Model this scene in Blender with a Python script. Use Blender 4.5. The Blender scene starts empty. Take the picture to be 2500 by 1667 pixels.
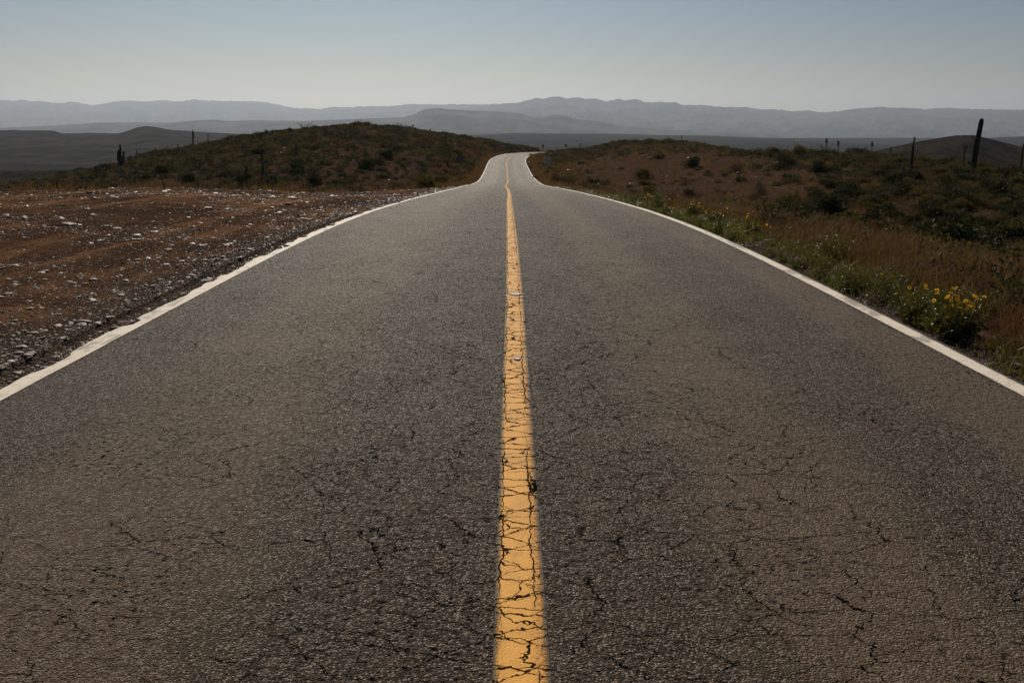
import bpy, math, random
import numpy as np
from mathutils import Vector, Matrix

# ------------------------------------------------------------------ camera, sky, sun, exposure
S = bpy.context.scene
C = S.collection
F, CX, CY, HZ = 1944.0, 1250.0, 833.5, 312.0
PITCH = math.atan((CY - HZ) / F)
CAMZ = 1.55
cam_d = bpy.data.cameras.new("camera")
cam_d.sensor_width = 36.0
cam_d.lens = F / 2500.0 * 36.0
cam_d.clip_start = 0.05
cam_d.clip_end = 200000.0
cam = bpy.data.objects.new("camera", cam_d)
C.objects.link(cam)
cam.location = (0, 0, CAMZ)
cam.rotation_euler = (math.pi / 2 - PITCH, 0, 0)
S.camera = cam

SUN_EL, SUN_AZ = math.radians(37.0), math.radians(-11.0)      # azimuth from +Y, clockwise positive
world = bpy.data.worlds.new("World")
S.world = world
world.use_nodes = True
wn, wl = world.node_tree.nodes, world.node_tree.links
wn.clear()
sky = wn.new("ShaderNodeTexSky")
sky.sky_type = 'NISHITA'
sky.sun_disc = False
sky.sun_elevation = SUN_EL
sky.sun_rotation = SUN_AZ
sky.altitude = 600
sky.air_density = 1.0
sky.dust_density = 1.5
sky.ozone_density = 1.5
bg = wn.new("ShaderNodeBackground")
bg.inputs[1].default_value = 0.05
wo = wn.new("ShaderNodeOutputWorld")
tint = wn.new("ShaderNodeMix"); tint.data_type = 'RGBA'; tint.blend_type = 'MULTIPLY'
tint.inputs[0].default_value = 1.0
geo_ = wn.new("ShaderNodeTexCoord"); sep_ = wn.new("ShaderNodeSeparateXYZ"); wl.new(geo_.outputs["Generated"], sep_.inputs[0])
band = wn.new("ShaderNodeMapRange"); band.interpolation_type = 'SMOOTHSTEP'
band.inputs[1].default_value, band.inputs[2].default_value = 0.0, 0.16
wl.new(sep_.outputs[2], band.inputs[0])
warm = wn.new("ShaderNodeMix"); warm.data_type = 'RGBA'                 # dusty warm air low down, clear blue above
warm.inputs[6].default_value = (0.86, 0.80, 0.66, 1); warm.inputs[7].default_value = (0.545, 0.700, 0.790, 1)
wl.new(band.outputs[0], warm.inputs[0]); wl.new(warm.outputs[2], tint.inputs[7])
wl.new(sky.outputs[0], tint.inputs[6])
wl.new(tint.outputs[2], bg.inputs[0])
wl.new(bg.outputs[0], wo.inputs[0])

sun_d = bpy.data.lights.new("sun", 'SUN')
sun_d.energy = 5.0
sun_d.angle = math.radians(0.53)
sun_d.color = (1.0, 0.90, 0.76)
sun = bpy.data.objects.new("sun", sun_d)
C.objects.link(sun)
to_sun = Vector((math.sin(SUN_AZ) * math.cos(SUN_EL), math.cos(SUN_AZ) * math.cos(SUN_EL), math.sin(SUN_EL)))
sun.rotation_euler = to_sun.to_track_quat('Z', 'Y').to_euler()
sun.location = (0, 0, 50)

S.view_settings.view_transform = 'Standard'
S.view_settings.look = 'None'
S.view_settings.exposure = -0.22
S.view_settings.gamma = 1.0
S.render.engine = 'CYCLES'
S.cycles.max_bounces = 5
S.cycles.diffuse_bounces = 2
S.cycles.glossy_bounces = 2
S.cycles.transmission_bounces = 2
S.cycles.transparent_max_bounces = 8
S.cycles.volume_bounces = 2
S.cycles.caustics_reflective = False
S.cycles.caustics_refractive = False
S.cycles.use_denoising = True
S.cycles.denoising_prefilter = 'NONE'
S.cycles.sample_clamp_indirect = 4.0

rng = np.random.default_rng(7)
random.seed(7)

# ------------------------------------------------------------------ helpers
def smooth(a, b, x):
    t = np.clip((x - a) / (b - a + 1e-9), 0, 1)
    return t * t * (3 - 2 * t)

def ray(u, v):
    """direction of the sight line through a place seen at (u, v) of the 2500 x 1667 photograph"""
    cp, sp = math.cos(PITCH), math.sin(PITCH)
    return ((u - CX) / F, cp - (v - CY) / F * sp, -sp - (v - CY) / F * cp)

def at_depth(u, v, y):
    """point at forward distance y on that sight line; z relative to the eye"""
    d = ray(u, v)
    return (d[0] * y / d[1], y, d[2] * y / d[1])

def _hash(ix, iy, seed):
    n = (ix.astype(np.int64) * 374761393 + iy.astype(np.int64) * 668265263 + seed * 1442695041) & 0x7fffffff
    n = (n ^ (n >> 13)) * 1274126177 & 0x7fffffff
    return ((n ^ (n >> 16)) & 0xffff) / 65535.0

def vnoise(x, y, seed=0):
    ix, iy = np.floor(x), np.floor(y)
    fx, fy = x - ix, y - iy
    fx, fy = fx * fx * (3 - 2 * fx), fy * fy * (3 - 2 * fy)
    a, b = _hash(ix, iy, seed), _hash(ix + 1, iy, seed)
    c, d = _hash(ix, iy + 1, seed), _hash(ix + 1, iy + 1, seed)
    return (a * (1 - fx) + b * fx) * (1 - fy) + (c * (1 - fx) + d * fx) * fy - 0.5

def fbm(x, y, seed=0, octv=4):
    r, amp, f = 0, 1.0, 1.0
    for k in range(octv):
        r = r + amp * vnoise(x * f, y * f, seed + k * 17)
        amp *= 0.5
        f *= 2.03
    return r

def new_mesh(name, V, polys, smooth_faces=False, mats=(), mat_idx=None):
    """V (n,3); polys: list of (m,k) integer arrays, one per polygon size"""
    me = bpy.data.meshes.new(name)
    V = np.ascontiguousarray(V, dtype=np.float32)
    me.vertices.add(len(V))
    me.vertices.foreach_set("co", V.ravel())
    loops = np.concatenate([np.asarray(p).ravel() for p in polys]).astype(np.int32)
    sizes = np.concatenate([np.full(len(p), np.asarray(p).shape[1]) for p in polys]).astype(np.int32)
    starts = np.concatenate([[0], np.cumsum(sizes)[:-1]]).astype(np.int32)
    me.loops.add(len(loops))
    me.loops.foreach_set("vertex_index", loops)
    me.polygons.add(len(sizes))
    me.polygons.foreach_set("loop_start", starts)
    me.polygons.foreach_set("loop_total", sizes)
    me.polygons.foreach_set("use_smooth", np.full(len(sizes), smooth_faces))
    for m in mats:
        me.materials.append(m)
    if mat_idx is not None:
        me.polygons.foreach_set("material_index", np.asarray(mat_idx, dtype=np.int32))
    me.update(calc_edges=True)
    me.validate()
    return me

def link(name, me, parent=None, loc=None):
    o = bpy.data.objects.new(name, me)
    C.objects.link(o)
    if parent is not None:
        o.parent = parent
    if loc is not None:
        o.location = loc
    return o

def tag(o, label=None, cat=None, group=None, kind=None):
    if label: o["label"] = label
    if cat: o["category"] = cat
    if group: o["group"] = group
    if kind: o["kind"] = kind
    return o

def empty(name, loc, label, cat, group=None, rz=0.0):
    o = bpy.data.objects.new(name, None)
    C.objects.link(o)
    o.location = loc
    o.rotation_euler = (0, 0, rz)
    o.empty_display_size = 0.2
    return tag(o, label, cat, group)

class Geo:
    """collects polygons of mixed size"""
    def __init__(self):
        self.V, self.P, self.M, self.n = [], {}, {}, 0
    def add(self, V, F_, mat=0):
        V = np.asarray(V, float).reshape(-1, 3)
        F_ = np.asarray(F_, int)
        self.V.append(V)
        k = F_.shape[1]
        self.P.setdefault(k, []).append(F_ + self.n)
        self.M.setdefault(k, []).append(np.full(len(F_), mat))
        self.n += len(V)
    def build(self, name, mats, smooth_faces=False):
        ks = sorted(self.P)
        polys = [np.concatenate(self.P[k]) for k in ks]
        mi = np.concatenate([np.concatenate(self.M[k]) for k in ks])
        return new_mesh(name, np.concatenate(self.V), polys, smooth_faces, mats, mi)
    def tube(self, pts, radii, n=6, mat=0, cap=True):
        pts = np.asarray(pts, float)
        radii = np.broadcast_to(np.asarray(radii, float), (len(pts),))
        tan = np.gradient(pts, axis=0)
        tan /= np.linalg.norm(tan, axis=1)[:, None] + 1e-9
        ref = np.array([0.31, 0.95, 0.05]) if abs(tan[0][1]) < 0.9 else np.array([1.0, 0, 0])
        s = np.cross(tan, ref); s /= np.linalg.norm(s, axis=1)[:, None] + 1e-9
        t = np.cross(tan, s)
        a = np.linspace(0, 2 * np.pi, n, endpoint=False)
        ring = pts[:, None] + radii[:, None, None] * (np.cos(a)[None, :, None] * s[:, None] + np.sin(a)[None, :, None] * t[:, None])
        m = len(pts)
        i = np.arange(m - 1)[:, None] * n + np.arange(n)[None]
        j = np.arange(m - 1)[:, None] * n + (np.arange(n)[None] + 1) % n
        base = self.n
        self.add(ring.reshape(-1, 3), np.stack([i, j, j + n, i + n], -1).reshape(-1, 4), mat)
        if cap:
            self.add(np.vstack([ring[-1], pts[-1] + tan[-1] * radii[-1] * 0.5]),
                     [(k, (k + 1) % n, n) for k in range(n)], mat)
    def box(self, c, d, mat=0, rot=None):
        x, y, z = np.array(d) / 2.0
        V = np.array([(-x, -y, -z), (x, -y, -z), (x, y, -z), (-x, y, -z), (-x, -y, z), (x, -y, z), (x, y, z), (-x, y, z)])
        if rot is not None:
            V = V @ np.array(rot.to_matrix() if hasattr(rot, "to_matrix") else rot).T
        self.add(V + np.array(c), [(0, 3, 2, 1), (4, 5, 6, 7), (0, 1, 5, 4), (1, 2, 6, 5), (2, 3, 7, 6), (3, 0, 4, 7)], mat)

# ------------------------------------------------------------------ materials
def mat_new(name):
    m = bpy.data.materials.new(name)
    m.use_nodes = True
    nt = m.node_tree
    b = nt.nodes["Principled BSDF"]
    return m, nt, b

class N:
    """terse node builder"""
    def __init__(self, nt): self.nt = nt
    def node(self, t, **kw):
        n = self.nt.nodes.new(t)
        for k, v in kw.items(): setattr(n, k, v)
        return n
    def put(self, sock, v):
        if isinstance(v, bpy.types.NodeSocket): self.nt.links.new(v, sock)
        else: sock.default_value = v
    def math(self, op, a, b=0.0, c=0.0, clamp=False):
        n = self.node("ShaderNodeMath", operation=op, use_clamp=clamp)
        self.put(n.inputs[0], a); self.put(n.inputs[1], b); self.put(n.inputs[2], c)
        return n.outputs[0]
    def mr(self, x, a, b, c=0.0, d=1.0, interp='SMOOTHSTEP'):
        n = self.node("ShaderNodeMapRange", interpolation_type=interp, clamp=True) if interp == 'LINEAR' else self.node("ShaderNodeMapRange", interpolation_type=interp)
        for k, v in zip(range(5), (x, a, b, c, d)): self.put(n.inputs[k], v)
        return n.outputs[0]
    def mix(self, f, a, b):
        n = self.node("ShaderNodeMix", data_type='RGBA')
        self.put(n.inputs[0], f)
        for s, v in ((6, a), (7, b)):
            if isinstance(v, tuple): v = (*v[:3], 1.0)
            self.put(n.inputs[s], v)
        return n.outputs[2]
    def noise(self, vec, scale, detail=3.0, rough=0.5, dist=0.0, dims='3D'):
        n = self.node("ShaderNodeTexNoise", noise_dimensions=dims)
        self.put(n.inputs["Vector"], vec)
        n.inputs["Scale"].default_value = scale
        n.inputs["Detail"].default_value = detail
        n.inputs["Roughness"].default_value = rough
        n.inputs["Distortion"].default_value = dist
        return n
    def vor(self, vec, scale, feature='F1', dims='2D', rand=1.0):
        n = self.node("ShaderNodeTexVoronoi", voronoi_dimensions=dims, feature=feature)
        self.put(n.inputs["Vector"], vec)
        n.inputs["Scale"].default_value = scale
        n.inputs["Randomness"].default_value = rand
        return n
    def mapping(self, vec, scale=(1, 1, 1), loc=(0, 0, 0)):
        n = self.node("ShaderNodeMapping")
        self.put(n.inputs["Vector"], vec)
        n.inputs["Scale"].default_value = scale
        n.inputs["Location"].default_value = loc
        return n.outputs[0]
    def bump(self, h, strength=1.0, dist=0.01, normal=None):
        n = self.node("ShaderNodeBump")
        n.inputs["Strength"].default_value = strength
        n.inputs["Distance"].default_value = dist
        self.put(n.inputs["Height"], h)
        if normal is not None: self.put(n.inputs["Normal"], normal)
        return n.outputs[0]
    def vadd(self, a, b):
        n = self.node("ShaderNodeVectorMath", operation='ADD')
        self.put(n.inputs[0], a); self.put(n.inputs[1], b)
        return n.outputs[0]
    def vscale(self, a, s):
        n = self.node("ShaderNodeVectorMath", operation='SCALE')
        self.put(n.inputs[0], a); n.inputs["Scale"].default_value = s
        return n.outputs[0]

def crack_mask(g, uv, scale, width, stretch, mask_scale, lo, hi, seed):
    """thin broken crack lines: 1 in the crack"""
    off = g.node("ShaderNodeVectorMath", operation='SUBTRACT')
    nz = g.noise(uv, scale * 3.0, 4.0, 0.6)
    g.put(off.inputs[0], nz.outputs["Color"]); off.inputs[1].default_value = (0.5, 0.5, 0.5)
    p = g.vadd(g.mapping(uv, stretch, (seed, seed * 1.7, 0)), g.vscale(off.outputs[0], 0.40 / scale))
    d = g.vor(p, scale, 'DISTANCE_TO_EDGE').outputs["Distance"]
    m = g.noise(g.mapping(uv, (1, 1, 1), (seed * 3.1, 0, 0)), mask_scale, 3.0, 0.6).outputs["Fac"]
    w = g.mr(m, lo, hi, 0.0, width * scale)
    line = g.math('SUBTRACT', 1.0, g.mr(g.math('DIVIDE', d, g.math('ADD', w, 1e-4)), 0.45, 1.0))
    return g.math('MULTIPLY', line, g.mr(m, lo, lo + 0.02))

def asphalt_nodes(g, uv):
    sep = g.node("ShaderNodeSeparateXYZ"); g.put(sep.inputs[0], uv)
    u, v = sep.outputs[0], sep.outputs[1]
    agg = g.vor(uv, 118.0)
    rnd = g.node("ShaderNodeSeparateColor"); g.put(rnd.inputs[0], agg.outputs["Color"])
    agg2 = g.vor(uv, 240.0)
    rnd2 = g.node("ShaderNodeSeparateColor"); g.put(rnd2.inputs[0], agg2.outputs["Color"])
    fine = g.noise(uv, 420.0, 2.0).outputs["Fac"]
    # dusty wheel tracks and bare binder bands run along the road
    streak = g.noise(g.mapping(uv, (0.85, 0.045, 1)), 1.0, 4.0, 0.6).outputs["Fac"]
    blot = g.noise(uv, 0.7, 5.0, 0.6).outputs["Fac"]
    mott = g.noise(uv, 5.5, 4.0, 0.65).outputs["Fac"]
    track = None
    for c, w in ((-1.65, 0.85), (1.15, 0.65), (2.7, 0.4)):
        e = g.math('ABSOLUTE', g.math('SUBTRACT', g.math('ADD', u, g.math('MULTIPLY', g.math('SUBTRACT', blot, 0.5), 0.6)), c))
        e = g.math('SUBTRACT', 1.0, g.mr(e, 0.05, w))
        track = e if track is None else g.math('MAXIMUM', track, e)
    dust = g.math('ADD', g.math('MULTIPLY', track, 0.95), g.math('ADD', g.math('MULTIPLY', streak, 0.5), g.math('MULTIPLY', blot, 0.45)))
    dust = g.mr(g.math('ADD', dust, g.math('MULTIPLY', g.math('SUBTRACT', mott, 0.5), 0.7)), 0.10, 1.30)
    binder = g.mix(dust, (0.0210, 0.0155, 0.0113), (0.126, 0.087, 0.055))
    sv = g.math('POWER', rnd.outputs[0], 1.8)
    stone = g.mix(sv, (0.034, 0.025, 0.0175), (0.35, 0.250, 0.168))
    stone = g.mix(g.mr(rnd.outputs[1], 0.90, 0.93), stone, (0.42, 0.34, 0.26))
    stone = g.mix(g.math('MULTIPLY', dust, 0.5), stone, (0.112, 0.075, 0.047))
    show = g.math('MULTIPLY', g.math('SUBTRACT', 1.0, g.mr(agg.outputs["Distance"], 0.30, 0.60)), g.mr(rnd.outputs[2], 0.15, 0.35))
    col = g.mix(show, binder, stone)
    grit = g.math('MULTIPLY', g.math('SUBTRACT', 1.0, g.mr(agg2.outputs["Distance"], 0.2, 0.5)), g.mr(rnd2.outputs[0], 0.55, 0.7))
    col = g.mix(g.math('MULTIPLY', grit, 0.6), col, (0.15, 0.108, 0.074))
    pitn = g.noise(g.mapping(uv, (0.8, 1.3, 1)), 34.0, 4.0, 0.7).outputs["Fac"]
    pit = g.math('MULTIPLY', g.mr(pitn, 0.55, 0.63), g.mr(g.noise(uv, 1.3, 3.0, 0.6).outputs["Fac"], 0.36, 0.62))   # hollows between the stones, their shade painted in near black
    col = g.mix(pit, col, (0.006, 0.005, 0.0045))
    h = g.math('MULTIPLY', g.math('SUBTRACT', 1.0, g.math('MULTIPLY', agg.outputs["Distance"], 1.25)), g.math('ADD', 0.35, g.math('MULTIPLY', rnd.outputs[2], 0.65)))
    h = g.math('ADD', h, g.math('MULTIPLY', g.math('SUBTRACT', 1.0, agg2.outputs["Distance"]), 0.35))
    h = g.math('ADD', h, g.math('MULTIPLY', fine, 0.25))
    h = g.math('ADD', h, g.math('MULTIPLY', mott, 0.7))
    h = g.math('SUBTRACT', h, g.math('MULTIPLY', pit, 1.2))
    near_c = g.math('SUBTRACT', 1.0, g.mr(g.math('ABSOLUTE', u), 0.3, 2.6))
    c1 = crack_mask(g, uv, *CR1)
    c2 = crack_mask(g, uv, *CR2)
    c2 = g.math('MULTIPLY', c2, g.mr(near_c, 0.05, 0.5))
    c3 = g.math('MULTIPLY', crack_mask(g, uv, 9.5, 0.0030, (0.40, 1.0, 1), 3.0, 0.36, 0.66, 2.2), g.mr(g.math('ADD', near_c, g.math('MULTIPLY', g.math('SUBTRACT', blot, 0.5), 1.6)), 0.62, 0.95))
    c2 = g.math('MAXIMUM', g.math('MAXIMUM', c2, c3), centre_cracks(g, uv, u))
    crack = g.math('MAXIMUM', c1, c2)
    return dict(u=u, v=v, col=col, h=h, crack=crack, rnd=rnd, agg=agg, mott=mott, fine=fine, dust=dust, pit=pit)

def centre_cracks(g, uv, u):
    """two wandering cracks that follow the painted stripe"""
    out = None
    for c, sd, wd in ((0.046, 11.0, 0.0036), (-0.066, 23.0, 0.0030)):
        p = g.mapping(uv, (0.0, 1, 1), (sd, 0, 0))
        wob = g.math('MULTIPLY', g.math('SUBTRACT', g.noise(p, 6.5, 5.0, 0.65).outputs["Fac"], 0.5), 0.075)
        m = g.mr(g.noise(p, 1.7, 3.0, 0.6).outputs["Fac"], 0.34, 0.60, 0.0, wd)
        d = g.math('ABSOLUTE', g.math('SUBTRACT', g.math('SUBTRACT', u, c), wob))
        k = g.math('SUBTRACT', 1.0, g.mr(g.math('DIVIDE', d, g.math('ADD', m, 1e-5)), 0.6, 1.2))
        out = k if out is None else g.math('MAXIMUM', out, k)
    return out

CR1 = (1.7, 0.0036, (0.75, 1.2, 1), 1.3, 0.38, 0.66, 3.3)
CR2 = (5.2, 0.0029, (0.55, 1.25, 1), 2.6, 0.34, 0.62, 7.7)
CR3 = (9.5, 0.0042, (0.40, 1.0, 1), 3.0, 0.22, 0.62, 2.2)

def make_asphalt():
    m, nt, b = mat_new("asphalt")
    g = N(nt)
    uv = g.node("ShaderNodeUVMap", uv_map="road").outputs[0]
    A = asphalt_nodes(g, uv)
    col = g.mix(A["crack"], A["col"], (0.002, 0.0018, 0.0015))
    g.put(b.inputs["Base Color"], col)
    h = g.math('SUBTRACT', A["h"], g.math('MULTIPLY', A["crack"], 2.5))
    g.put(b.inputs["Normal"], g.bump(h, 1.0, 0.0105))
    g.put(b.inputs["Roughness"], g.math('SUBTRACT', 0.73, g.math('MULTIPLY', g.mr(A["rnd"].outputs[0], 0.72, 0.86), 0.33)))
    g.put(b.inputs["Specular IOR Level"], g.math('MULTIPLY', g.math('SUBTRACT', 1.0, g.math('MAXIMUM', A["crack"], A["pit"])), g.math('ADD', 0.09, g.math('MULTIPLY', g.mr(A["rnd"].outputs[0], 0.6, 1.0), 0.36))))
    return m

def make_paint(name, colour, edge_soft, half, centre, worn, crack_spec, kind):
    """paint film over asphalt; where it has worn through or cracked, the asphalt shows"""
    m, nt, b = mat_new(name)
    g = N(nt)
    uv = g.node("ShaderNodeUVMap", uv_map="road").outputs[0]
    sep = g.node("ShaderNodeSeparateXYZ"); g.put(sep.inputs[0], uv)
    u = sep.outputs[0]
    agg = g.vor(uv, 92.0)
    rnd = g.node("ShaderNodeSeparateColor"); g.put(rnd.inputs[0], agg.outputs["Color"])
    mott = g.noise(uv, 9.0, 5.0, 0.65).outputs["Fac"]
    fine = g.noise(uv, 160.0, 3.0, 0.6).outputs["Fac"]
    crack = None
    for spec in crack_spec:
        c = crack_mask(g, uv, *spec)
        crack = c if crack is None else g.math('MAXIMUM', crack, c)
    if kind == 'yellow':
        crack = g.math('MAXIMUM', crack, centre_cracks(g, uv, u))
    d = g.math('SUBTRACT', half, g.math('ABSOLUTE', g.math('SUBTRACT', u, centre)))     # metres in from the stripe's edge
    ragged = g.math('MULTIPLY', g.math('SUBTRACT', g.noise(uv, 14.0, 4.0, 0.65).outputs["Fac"], 0.5), edge_soft * 1.2)
    edge = g.mr(g.math('ADD', g.math('ADD', d, ragged), g.math('MULTIPLY', g.math('SUBTRACT', fine, 0.5), edge_soft * 2.2)), 0.0, edge_soft)
    pits = g.math('MULTIPLY', g.mr(rnd.outputs[0], worn, worn + 0.05), g.math('SUBTRACT', 1.0, g.mr(agg.outputs["Distance"], 0.3, 0.6)))
    wear = g.mr(g.noise(g.mapping(uv, (1, 0.35, 1)), 4.0, 5.0, 0.7).outputs["Fac"], 0.52, 0.62)
    if kind == 'yellow':
        rim = g.math('SUBTRACT', 1.0, g.mr(g.math('SUBTRACT', 0.075, u), 0.01, 0.05))    # the rougher strip along its far-lane side
        specks = g.math('MULTIPLY', rim, g.mr(g.noise(uv, 70.0, 4.0, 0.7).outputs["Fac"], 0.50, 0.62))
        base = g.mix(g.math('MULTIPLY', rim, 0.55), colour, (colour[0] * 0.72, colour[1] * 0.58, colour[2] * 0.5))
        base = g.mix(g.mr(mott, 0.35, 0.75), base, (colour[0] * 0.8, colour[1] * 0.76, colour[2] * 0.75))
        base = g.mix(g.math('MULTIPLY', g.mr(g.noise(g.mapping(uv, (1.6, 0.5, 1)), 7.0, 5.0, 0.7).outputs["Fac"], 0.46, 0.70), 0.55), base, (0.34, 0.175, 0.055))
        pits = g.math('MAXIMUM', g.math('MULTIPLY', pits, 0.9), g.math('MULTIPLY', specks, 0.75))
    else:
        base = g.mix(g.mr(mott, 0.4, 0.75), colour, (colour[0] * 0.78, colour[1] * 0.74, colour[2] * 0.68))
        base = g.mix(g.math('MULTIPLY', wear, 0.75), base, (0.21, 0.175, 0.14))
    base = g.mix(g.math('MULTIPLY', fine, 0.22), base, (0.35, 0.26, 0.15) if kind == 'yellow' else (0.4, 0.35, 0.29))
    cover = g.math('MULTIPLY', edge, g.math('SUBTRACT', 1.0, pits))
    asph = g.mix(rnd.outputs[1], (0.02, 0.018, 0.016), (0.09, 0.077, 0.064))
    col = g.mix(cover, asph, base)
    col = g.mix(crack, col, (0.003, 0.0025, 0.002))
    g.put(b.inputs["Specular IOR Level"], g.math('MULTIPLY', 0.2, g.math('SUBTRACT', 1.0, crack)))
    g.put(b.inputs["Base Color"], col)
    h = g.math('ADD', g.math('MULTIPLY', cover, 0.5), g.math('MULTIPLY', g.math('SUBTRACT', 1.0, agg.outputs["Distance"]), 0.28))
    h = g.math('ADD', h, g.math('MULTIPLY', fine, 0.25))
    h = g.math('SUBTRACT', h, g.math('MULTIPLY', crack, 2.4))
    g.put(b.inputs["Normal"], g.bump(h, 0.9, 0.004))
    b.inputs["Roughness"].default_value = 0.7
    return m

def make_soil():
    m, nt, b = mat_new("soil")
    g = N(nt)
    pos = g.node("ShaderNodeNewGeometry").outputs["Position"]
    zone = g.node("ShaderNodeAttribute", attribute_name="zone")
    z = g.node("ShaderNodeSeparateColor"); g.put(z.inputs[0], zone.outputs["Color"])
    big = g.noise(pos, 0.22, 5.0, 0.6).outputs["Fac"]
    mid = g.noise(pos, 1.4, 5.0, 0.65).outputs["Fac"]
    fine = g.noise(pos, 22.0, 4.0, 0.65).outputs["Fac"]
    peb = g.vor(pos, 38.0, dims='3D')
    pr = g.node("ShaderNodeSeparateColor"); g.put(pr.inputs[0], peb.outputs["Color"])
    hill = g.mix(g.mr(mid, 0.35, 0.65), (0.050, 0.027, 0.017), (0.092, 0.051, 0.033))
    hill = g.mix(g.mr(big, 0.45, 0.7), hill, (0.064, 0.044, 0.024))
    lot = g.mix(g.mr(mid, 0.40, 0.66), (0.068, 0.037, 0.023), (0.165, 0.086, 0.044))
    lot = g.mix(g.mr(big, 0.42, 0.66), lot, (0.052, 0.032, 0.022))
    drift = g.noise(g.mapping(pos, (0.75, 0.07, 1)), 1.0, 5.0, 0.65).outputs["Fac"]
    lot = g.mix(g.math('MULTIPLY', g.mr(drift, 0.54, 0.66), 0.85), lot, (0.215, 0.108, 0.052))
    lot = g.mix(g.math('MULTIPLY', g.math('SUBTRACT', 1.0, g.mr(drift, 0.36, 0.47)), 0.7), lot, (0.045, 0.030, 0.023))
    col = g.mix(z.outputs[0], hill, lot)
    shoulder = g.mix(pr.outputs[0], (0.018, 0.015, 0.014), (0.10, 0.08, 0.065))
    col = g.mix(z.outputs[1], col, shoulder)
    far = g.mix(g.mr(g.noise(pos, 0.09, 6.0, 0.75).outputs["Fac"], 0.42, 0.6), (0.045, 0.032, 0.022), (0.014, 0.014, 0.008))
    col = g.mix(z.outputs[2], col, far)
    dk = g.math('MULTIPLY', g.mr(g.noise(pos, 9.0, 5.0, 0.75).outputs["Fac"], 0.48, 0.62), 0.75)
    col = g.mix(g.math('MULTIPLY', dk, 0.8), col, (0.022, 0.014, 0.010))
    stone = g.math('MULTIPLY', g.mr(pr.outputs[1], 0.66, 0.72), g.math('SUBTRACT', 1.0, g.mr(peb.outputs["Distance"], 0.25, 0.5)))
    col = g.mix(g.math('MULTIPLY', stone, 0.7), col, g.mix(pr.outputs[2], (0.05, 0.035, 0.025), (0.17, 0.125, 0.092)))
    g.put(b.inputs["Base Color"], col)
    h = g.math('ADD', g.math('MULTIPLY', fine, 1.0), g.math('MULTIPLY', g.math('SUBTRACT', 1.0, peb.outputs["Distance"]), 0.8))
    h = g.math('ADD', h, g.math('MULTIPLY', mid, 3.0))
    g.put(b.inputs["Normal"], g.bump(h, 0.9, 0.03))
    b.inputs["Roughness"].default_value = 1.0
    b.inputs["Specular IOR Level"].default_value = 0.0
    return m

def make_range_mat(name, a, b_, scale):
    m, nt, b = mat_new(name)
    g = N(nt)
    pos = g.node("ShaderNodeNewGeometry").outputs["Position"]
    n1 = g.noise(pos, scale, 7.0, 0.68).outputs["Fac"]
    n2 = g.noise(g.mapping(pos, (1, 0.3, 1)), scale * 5.0, 4.0, 0.65).outputs["Fac"]
    f = g.math('ADD', g.math('MULTIPLY', n1, 0.65), g.math('MULTIPLY', n2, 0.35))
    g.put(b.inputs["Base Color"], g.mix(g.mr(f, 0.40, 0.60), a, b_))
    b.inputs["Roughness"].default_value = 1.0
    b.inputs["Specular IOR Level"].default_value = 0.0
    return m

def make_leaf(name, c1, c2, trans=0.3, scale=6.0, rough=0.7, spec=0.12):
    m, nt, b = mat_new(name)
    g = N(nt)
    pos = g.node("ShaderNodeNewGeometry").outputs["Position"]
    n = g.noise(pos, scale, 3.0, 0.6).outputs["Fac"]
    oi = g.node("ShaderNodeObjectInfo").outputs["Random"]
    isl = g.node("ShaderNodeNewGeometry").outputs["Random Per Island"]
    f = g.math('ADD', g.math('MULTIPLY', g.mr(n, 0.3, 0.7), 0.4), g.math('ADD', g.math('MULTIPLY', oi, 0.3), g.math('MULTIPLY', isl, 0.3)))
    col = g.mix(f, c1, c2)
    g.put(b.inputs["Base Color"], col)
    b.inputs["Roughness"].default_value = rough
    b.inputs["Specular IOR Level"].default_value = spec
    t = g.node("ShaderNodeBsdfTranslucent")
    g.put(t.inputs[0], col)
    mx = g.node("ShaderNodeMixShader")
    mx.inputs[0].default_value = trans
    out = nt.nodes["Material Output"]
    nt.links.new(b.outputs[0], mx.inputs[1]); nt.links.new(t.outputs[0], mx.inputs[2]); nt.links.new(mx.outputs[0], out.inputs[0])
    return m

def make_rock(name, c1, c2, rough=0.5, scale=9.0):
    m, nt, b = mat_new(name)
    g = N(nt)
    pos = g.node("ShaderNodeNewGeometry").outputs["Position"]
    oi = g.node("ShaderNodeObjectInfo").outputs["Random"]
    isl = g.node("ShaderNodeNewGeometry").outputs["Random Per Island"]
    n = g.noise(pos, scale, 4.0, 0.65).outputs["Fac"]
    f = g.math('ADD', g.math('MULTIPLY', n, 0.35), g.math('ADD', g.math('MULTIPLY', oi, 0.3), g.math('MULTIPLY', isl, 0.45)))
    g.put(b.inputs["Base Color"], g.mix(g.mr(f, 0.15, 0.85), c1, c2))
    g.put(b.inputs["Normal"], g.bump(g.noise(pos, scale * 6, 4.0, 0.6).outputs["Fac"], 0.6, 0.01))
    b.inputs["Specular IOR Level"].default_value = 0.28
    b.inputs["Roughness"].default_value = rough
    return m

def make_plain(name, col, rough=0.6, var=0.25, scale=14.0, metal=0.0):
    m, nt, b = mat_new(name)
    g = N(nt)
    pos = g.node("ShaderNodeTexCoord").outputs["Object"]
    n = g.noise(pos, scale, 4.0, 0.65).outputs["Fac"]
    g.put(b.inputs["Base Color"], g.mix(g.mr(n, 0.35, 0.7), col, tuple(c * (1 - var) for c in col)))
    b.inputs["Roughness"].default_value = rough
    b.inputs["Metallic"].default_value = metal
    return m

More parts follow.
